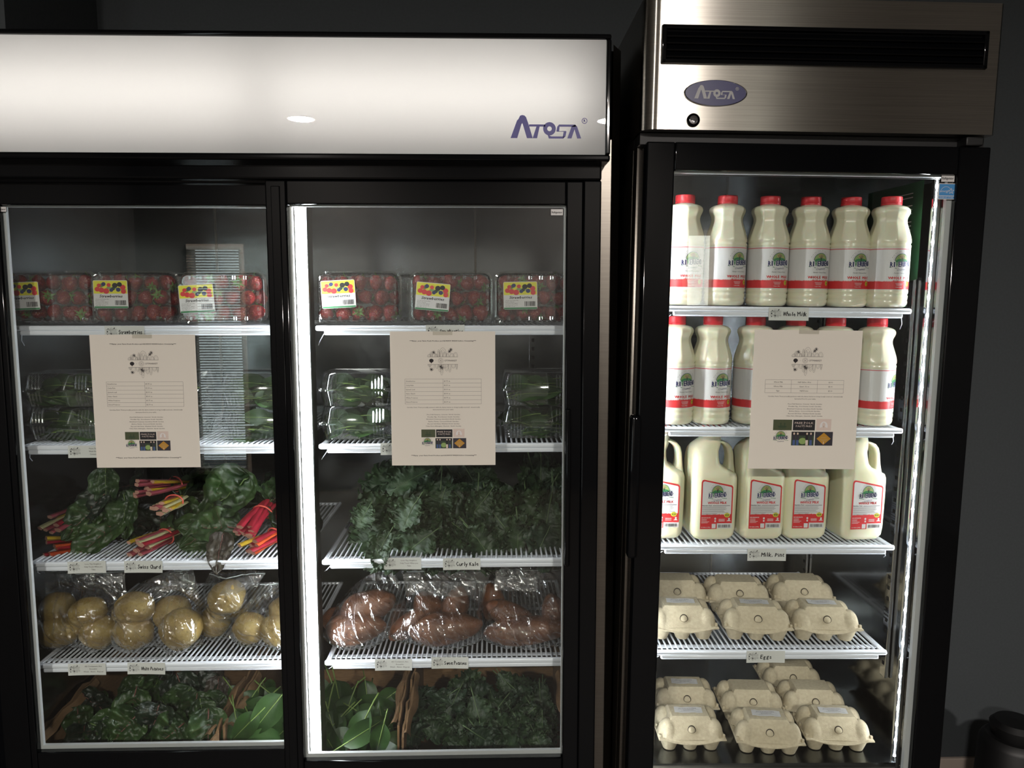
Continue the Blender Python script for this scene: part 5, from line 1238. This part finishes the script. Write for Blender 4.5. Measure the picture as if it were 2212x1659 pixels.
def tuber(sd, m, taper=0.0, n1=20, n2=14):
    rn = random.Random(sd); off = Vector((rn.uniform(0, 99), rn.uniform(0, 99), 0)); b = MB(); rings = []
    for i in range(1, n2):
        t = math.pi * i / n2; x = -math.cos(t); r = math.sin(t)
        if taper: r = math.sin(t) ** 1.15 * (1 - .18 * x * taper) ; x = x * 1.0
        ring = []
        for k in range(n1):
            a = 2 * math.pi * k / n1; p = Vector((x, r * math.cos(a), r * math.sin(a))); p = p * (1 + .10 * noise.noise(p * 1.3 + off) + .04 * noise.noise(p * 3.7 + off)); ring.append(p)
        rings.append(ring)
    b.loft(rings); return b.mesh('tuber', m, ang=0)
pot_me = [tuber(k, POT) for k in range(4)]; sw_me = [tuber(10 + k, SWEET, 1.0) for k in range(4)]
ZIPM = mat('zip_strip', (196, 204, 204), .35, trans=.3); WRITE = clear('write_panel', (240, 240, 238), .05, .4, 3, .2, haze=.16)
def film_bag(label, zs, outline, items, sd, group, topY=.02, zip_v=None, panel=None):
    """outline: (v, u_left, u_right) rows from the bottom to the top at Y; items: (x, y, z, rx, ry, rz) of what is inside"""
    rn = random.Random(sd); nv, nu = 84, 72; Yc = sum(i[1] for i in items) / len(items)
    rows_ = []
    for v, ul, ur in outline: a, b_ = P3(ul, v, Yc), P3(ur, v, Yc); rows_.append((a.z, a.x, b_.x))
    zs_ = np.linspace(max(rows_[0][0], zs + .0035), rows_[-1][0], nv); zz = [q[0] for q in rows_]
    xl = np.interp(zs_, zz, [q[1] for q in rows_]); xr = np.interp(zs_, zz, [q[2] for q in rows_])
    u = np.linspace(0, 1, nu); X = xl[:, None] + (xr - xl)[:, None] * u[None, :]; Z = np.repeat(zs_[:, None], nu, 1)
    def mem(sign):
        ob = np.zeros_like(X)
        for x, y, z, rx, ry, rz in items:
            q = 1 - ((X - x) / (rx * 1.15)) ** 2 - ((Z - z) / (rz * 1.15)) ** 2
            ob = np.maximum(ob, np.where(q > 0, sign * (Yc - y) + ry * 1.14 * np.sqrt(np.maximum(q, 0)) + .003, 0))
        h = ob.copy()
        for _ in range(110):
            a = h.copy(); a[1:-1, 1:-1] = (h[:-2, 1:-1] + h[2:, 1:-1] + h[1:-1, :-2] + h[1:-1, 2:]) / 4; a[0, 1:-1] = h[1, 1:-1] * .6
            h = np.maximum(ob, a)
        return h
    out = []
    for sign in (1, -1):
        h = mem(sign); b = MB(); vs = []
        off = Vector((rn.uniform(0, 50), 0, 0))
        for i in range(nv):
            for j in range(nu):
                n_ = noise.noise(Vector((X[i, j] * 42 + Z[i, j] * 18, Z[i, j] * 9, 0)) + off); n2 = noise.noise(Vector((X[i, j] * 20, Z[i, j] * 60 + X[i, j] * 30, 3)) + off)
                wr = .0065 * max(0, 1 - abs(n_) * 5) + .0045 * max(0, 1 - abs(n2) * 5) + .002 * n_; ed = min(1, 4 * u[j], 4 * (1 - u[j]))
                fl_ = max(0, (i / nv - .6)) * .012 * math.sin(u[j] * 7 + sd)
                y = Yc - sign * (h[i, j] + wr * ed) + topY * max(0, i / nv - .55) + fl_
                vs.append((X[i, j] + .003 * noise.noise(Vector((Z[i, j] * 30, sd, 0))), y, Z[i, j]))
        fs = [(i * nu + j, i * nu + j + 1, (i + 1) * nu + j + 1, (i + 1) * nu + j) for i in range(nv - 1) for j in range(nu - 1)]
        if sign < 0: fs = [f[::-1] for f in fs]
        b.add(vs, fs); out.append((b, vs))
    c = Vector(((xl[0] + xr[0]) / 2, Yc, zs)); o = thing('produce_bag', label, 'bag', c, group=group)
    for b, _ in out: link('film', b.mesh('film', FILM, ang=0, off=c), o)
    top = [Vector(q) - c + Vector((0, -.001, 0)) for q in out[0][1][(nv - 3) * nu:(nv - 2) * nu]]
    link('zip_seal', MB().tube(top[::3] + [top[-1]], .0013, 6).mesh('zip_seal', ZIPM), o)
    if panel:
        i0, i1, j0, j1 = int(panel[0] * nv), int(panel[1] * nv), int(panel[2] * nu), int(panel[3] * nu); pb = MB()
        vs = [Vector(out[0][1][i * nu + j]) + Vector((0, -.0008, 0)) - c for i in range(i0, i1 + 1) for j in range(j0, j1 + 1)]; w_ = j1 - j0 + 1
        pb.add(vs, [(i * w_ + j, i * w_ + j + 1, (i + 1) * w_ + j + 1, (i + 1) * w_ + j) for i in range(i1 - i0) for j in range(j1 - j0)]); link('writing_panel', pb.mesh('writing_panel', WRITE, ang=0), o)
        d = Decal(); W = (vs[w_ - 1] - vs[0]).length; H = (vs[-w_] - vs[0]).length
        d.text(panel[4], W * .35, H * .3, H * .42, INKG, 1, w=W * .5, rot=panel[5])
        O = vs[0]; ex = (vs[w_ - 1] - vs[0]) / W; ez = (vs[-w_] - vs[0]) / H
        link('print', d.mesh('print', lambda x, y, h: O + ex * x + ez * y + Vector((0, -.004 - h, 0))), o)
    return o
def place_tubers(lst, me, label, group, zs, name='potato'):
    items = []
    for i, (u, v, Y, hx, hz, rot) in enumerate(lst):
        p = P3(u, v, Y); k = .00103 * Y / 1.70; rx, rz = hx * k, hz * k; ry = min(rx, rz) * 1.0
        a = R(rot); ex = math.sqrt((rx * math.cos(a)) ** 2 + (rz * math.sin(a)) ** 2); ez = math.sqrt((rx * math.sin(a)) ** 2 + (rz * math.cos(a)) ** 2)
        p.z = max(p.z, zs + ez * .97 + .004)
        m = T(p) @ Matrix.Rotation(-a, 4, 'Y') @ Matrix.Diagonal((rx, ry, rz, 1))
        o = single(name, me[(i + len(lst)) % 4], label, 'potato', group=group); o.matrix_world = m
        items.append((p.x, p.y, p.z, ex, ry, ez))
    return items
z4 = ZL[3]
GP, GS = 'film bags of white potatoes', 'film bags of sweet potatoes'
it = place_tubers([(190, 1322, 1.735, 41, 33, 20), (128, 1388, 1.745, 52, 38, 5), (215, 1388, 1.735, 38, 37, 0), (128, 1318, 1.76, 36, 42, 30)], pot_me, 'speckled yellow potato in the clear bag at the liner end', 'potatoes in the bag at the liner end', z4)
film_bag('clear bag of four yellow potatoes at the liner end of the shelf', z4, [(1428, 85, 250), (1390, 76, 262), (1330, 84, 268), (1290, 95, 270), (1262, 88, 262), (1240, 84, 258)], it, 1, GP, .05, panel=(.84, .96, .72, .97, 'Cont', -2))
it = place_tubers([(292, 1313, 1.735, 42, 37, 10), (290, 1388, 1.730, 43, 38, 0), (392, 1382, 1.728, 44, 46, -30), (372, 1325, 1.765, 40, 40, 30)], pot_me, 'speckled yellow potato in the clear bag above the white potatoes card', 'potatoes in the bag above the card', z4)
film_bag('clear bag of yellow potatoes gathered to a peak above the white potatoes card', z4, [(1430, 262, 432), (1390, 250, 440), (1330, 252, 438), (1290, 264, 428), (1262, 300, 420), (1232, 375, 408)], it, 2, GP, .04, panel=(.72, .84, .45, .8, 'Date', 20))
it = place_tubers([(490, 1290, 1.755, 41, 37, 30), (463, 1366, 1.79, 34, 33, 0)], pot_me, 'round yellow potato in the clear bag set back on the wires', 'potatoes in the bag set back', z4)
film_bag('clear bag of two yellow potatoes set back on the wires, printed panel at the top', z4, [(1400, 432, 520), (1360, 424, 535), (1300, 428, 548), (1262, 440, 560), (1240, 450, 572)], it, 3, GP, .03, panel=(.80, .95, .45, .98, 'Contents', -8))
it = place_tubers([(540, 1356, 1.745, 37, 35, 0), (606, 1374, 1.735, 44, 38, 10), (618, 1320, 1.76, 38, 34, 0)], pot_me, 'yellow potato in the clear bag partly behind the door stile', 'potatoes in the bag behind the stile', z4)
film_bag('clear bag of yellow potatoes partly hidden by the door stile', z4, [(1405, 520, 650), (1370, 502, 660), (1320, 520, 660), (1290, 545, 655), (1262, 560, 650)], it, 4, GP, .03)
it = place_tubers([(770, 1368, 1.735, 68, 37, 6), (795, 1312, 1.765, 66, 38, 22), (735, 1345, 1.80, 40, 30, 0)], sw_me, 'brown orange sweet potato in the bag by the lamp post', 'sweet potatoes in the bag by the lamp post', z4, 'sweet_potato')
film_bag('clear bag of sweet potatoes nearest the lamp post', z4, [(1408, 710, 840), (1370, 703, 850), (1330, 715, 882), (1300, 735, 876), (1262, 770, 862), (1236, 812, 845)], it, 5, GS, .05)
it = place_tubers([(965, 1370, 1.730, 82, 36, 8), (885, 1370, 1.755, 56, 24, 38), (985, 1305, 1.775, 42, 30, 70), (925, 1310, 1.78, 34, 34, 0)], sw_me, 'brown orange sweet potato in the zip bag above the sweet potatoes card', 'sweet potatoes in the bag above the card', z4, 'sweet_potato')
film_bag('clear zip bag of sweet potatoes with a wide white panel, above the card', z4, [(1410, 845, 1040), (1375, 836, 1046), (1340, 870, 1040), (1300, 880, 1045), (1262, 872, 1052), (1236, 866, 1066)], it, 6, GS, .04, panel=(.66, .84, .06, .86, 'Contents', -8))
it = place_tubers([(1140, 1388, 1.725, 98, 33, 4), (1115, 1336, 1.755, 72, 30, -28), (1196, 1325, 1.75, 28, 46, 0), (1065, 1300, 1.83, 26, 44, 0)], sw_me, 'brown orange sweet potato in the bag reaching the jamb', 'sweet potatoes in the bag reaching the jamb', z4, 'sweet_potato')
film_bag('clear zip bag of sweet potatoes reaching under the jamb', z4, [(1418, 1050, 1235), (1385, 1040, 1240), (1340, 1045, 1240), (1300, 1062, 1238), (1262, 1068, 1238), (1232, 1072, 1238)], it, 7, GS, .04, panel=(.70, .88, .02, .55, 'Date', 12))

# ------------------------------------------------------------------ cardboard crates on the cabinet floor
CARDB = mat('corrugated_board', (122, 94, 64), .85, noise_amt=.12, noise_scale=40, bump=.15, bump_scale=120, stretch=(1, 1, 6))
def crate(label, x0, x1, y0, y1, z0, h, sd):
    rn = random.Random(sd); o = thing('cardboard_crate', label, 'crate', ((x0 + x1) / 2, y0, z0), group='open cardboard crates'); hx = (x1 - x0) / 2; D = y1 - y0
    for sx in (-1, 1):
        b = MB(); n = 16; top = [h + rn.uniform(-.012, .006) + .03 * (k / n) for k in range(n + 1)]; off = [rn.uniform(-.003, .003) for _ in range(n + 1)]
        for w0 in (0, 1):
            xx = sx * (hx - .005 * w0); rg0 = [(xx, D * k / n, 0) for k in range(n + 1)]; rg1 = [(xx + off[k], D * k / n, top[k]) for k in range(n + 1)]
            b.loft([rg0, rg1], 0, False, False, False)
        r_a = [(sx * hx + off[k], D * k / n, top[k]) for k in range(n + 1)]; r_b = [(sx * (hx - .005) + off[k], D * k / n, top[k]) for k in range(n + 1)]
        b.loft([r_a, r_b], 0, False, False, False); b.add([(sx * hx, 0, 0), (sx * (hx - .005), 0, 0), (sx * (hx - .005) + off[0], 0, top[0]), (sx * hx + off[0], 0, top[0])], [(0, 1, 2, 3)])
        link('side_panel', b.mesh('side_panel', CARDB, ang=30), o)
        # torn flap folded along the top edge
        f = MB(); f.grid(10, 3, lambda u, v: (sx * (hx - .006 - .016 * v * (1 + .3 * math.sin(u * 9 + sd))), D * (.02 + .5 * u), h + .012 * u - .002 + .012 * v * (1 - v) * 2 - .012 * v + .004 * math.sin(u * 17 + sd))); link('flap', f.mesh('flap', CARDB), o)
    link('front_panel', MB().box(-hx + .005, hx - .005, 0, .005, 0, h - .075, 0).mesh('front_panel', CARDB, False), o)
    link('back_panel', MB().box(-hx + .005, hx - .005, D - .005, D, 0, h - .10, 0).mesh('back_panel', CARDB, False), o)
    link('bottom_panel', MB().box(-hx + .005, hx - .005, .005, D - .005, 0, .005, 0).mesh('bottom_panel', CARDB, False), o)
    return o
zf = IZ0 + .0005
ca0, ca1 = P3(84, 1605, 1.69).x, P3(462, 1600, 1.69).x
cb1 = P3(858, 1600, 1.69).x
crate('open cardboard crate of loose chard leaves at the liner end of the cabinet floor', ca0 - .01, ca1, 1.675, 2.2, zf, .165, 1)
crate('open cardboard crate of loose spinach standing below the lamp post', ca1 + .012, cb1, 1.715, 2.2, zf, .165, 2)
crate('open cardboard crate of curly kale at the jamb end of the cabinet floor', cb1 + .010, .185, 1.675, 2.2, zf, .165, 3)
# loose leaves in the crates
def loose(n, sd, urange, vrange, mes, label, group, name, ws, L_, Yr=(1.70, 1.95), flat=.5):
    rn = random.Random(sd)
    for k in range(n):
        u = rn.uniform(*urange); w_ = rn.random() ** .8; v = vrange[0] + (vrange[1] - vrange[0]) * w_; Y = Yr[1] + (Yr[0] - Yr[1]) * w_
        tip = P3(u, v, Y); d = Vector((rn.uniform(-.8, .8), -.5 + rn.uniform(-.5, .5), rn.uniform(-.6, .45))); d.normalize(); s_ = rn.uniform(*ws)
        if tip.x > .12: tip.x = .12
        base = tip - d * L_ * s_ * .7; base.x = min(base.x, .13)
        up = Vector((rn.uniform(-.5, .5), -1, .6 + rn.uniform(-.4, .5)))
        o = single(name, mes[rn.randrange(len(mes))], label, 'leaf', group=group)
        o.matrix_world = T(base) @ align(d, up) @ Matrix.Scale(s_, 4)
loose(46, 11, (150, 455), (1500, 1615), chard_me, 'loose dark green chard leaf in the crate at the liner end', 'loose chard leaves in the crate', 'chard_leaf', (.55, .85), .15)
loose(8, 12, (340, 470), (1450, 1530), [chard_me[2], chardp_me], 'dim chard leaf standing up at the back of the liner end crate', 'dim chard leaves at the back', 'chard_leaf', (.55, .8), .15, (1.9, 2.0))
loose(30, 13, (500, 640), (1510, 1605), spin_me, 'loose spinach leaf in the middle crate on the chard side of the lamp post', 'loose spinach, chard side', 'spinach_leaf', (1.0, 1.5), .08, (1.715, 1.9))
loose(34, 14, (690, 845), (1500, 1618), spin_me, 'loose spinach leaf in the middle crate on the kale side of the lamp post', 'loose spinach, kale side', 'spinach_leaf', (1.0, 1.6), .08, (1.715, 1.9))
loose(64, 15, (895, 1215), (1475, 1622), kale_me, 'loose curly kale leaf in the crate at the jamb end', 'loose kale leaves in the crate', 'kale_leaf', (.55, .9), .13)
for (u0, v0, y0, u1, v1, y1, ws, k, lb) in ((560, 1540, 1.72, 500, 1598, 1.695, 1.25, 0, 'broad spinach leaf lying at the front of the middle crate by the door stile'), (610, 1500, 1.74, 560, 1560, 1.70, 1.3, 1, 'broad spinach leaf propped behind the front one by the door stile'), (610, 1600, 1.71, 540, 1608, 1.69, 1.3, 3, 'narrow spinach leaf lying flat below the broad ones'), (740, 1610, 1.70, 820, 1560, 1.72, 1.25, 2, 'large spinach leaf with long pale stem in front of the cardboard flap'), (830, 1560, 1.70, 815, 1618, 1.69, 1.1, 4, 'bent spinach leaf hanging against the cardboard flap')):
    bs, tp = P3(u0, v0, y0), P3(u1, v1, y1); dv = tp - bs; o = single('spinach_leaf', spin_me[k], lb, 'leaf'); o.matrix_world = T(bs) @ align(dv, (.1, -1, .5)) @ Matrix.Scale(ws, 4)
for (u0, v0, u1, v1, w_, lb) in ((300, 1540, 240, 1600, .9, 'bright green chard leaf at the front of the liner end crate'), (400, 1560, 335, 1612, .9, 'crinkled chard leaf low in the liner end crate'), (345, 1520, 320, 1580, .8, 'chard leaf with pink rib in the liner end crate')):
    bs, tp = P3(u0, v0, 1.74), P3(u1, v1, 1.69); dv = tp - bs; o = single('chard_leaf', chard_me[0 if w_ > .85 else 2], lb, 'leaf'); o.matrix_world = T(bs) @ align(dv, (.2, -1, .5)) @ Matrix.Diagonal((w_, dv.length / .15 * 1.1, w_, 1))
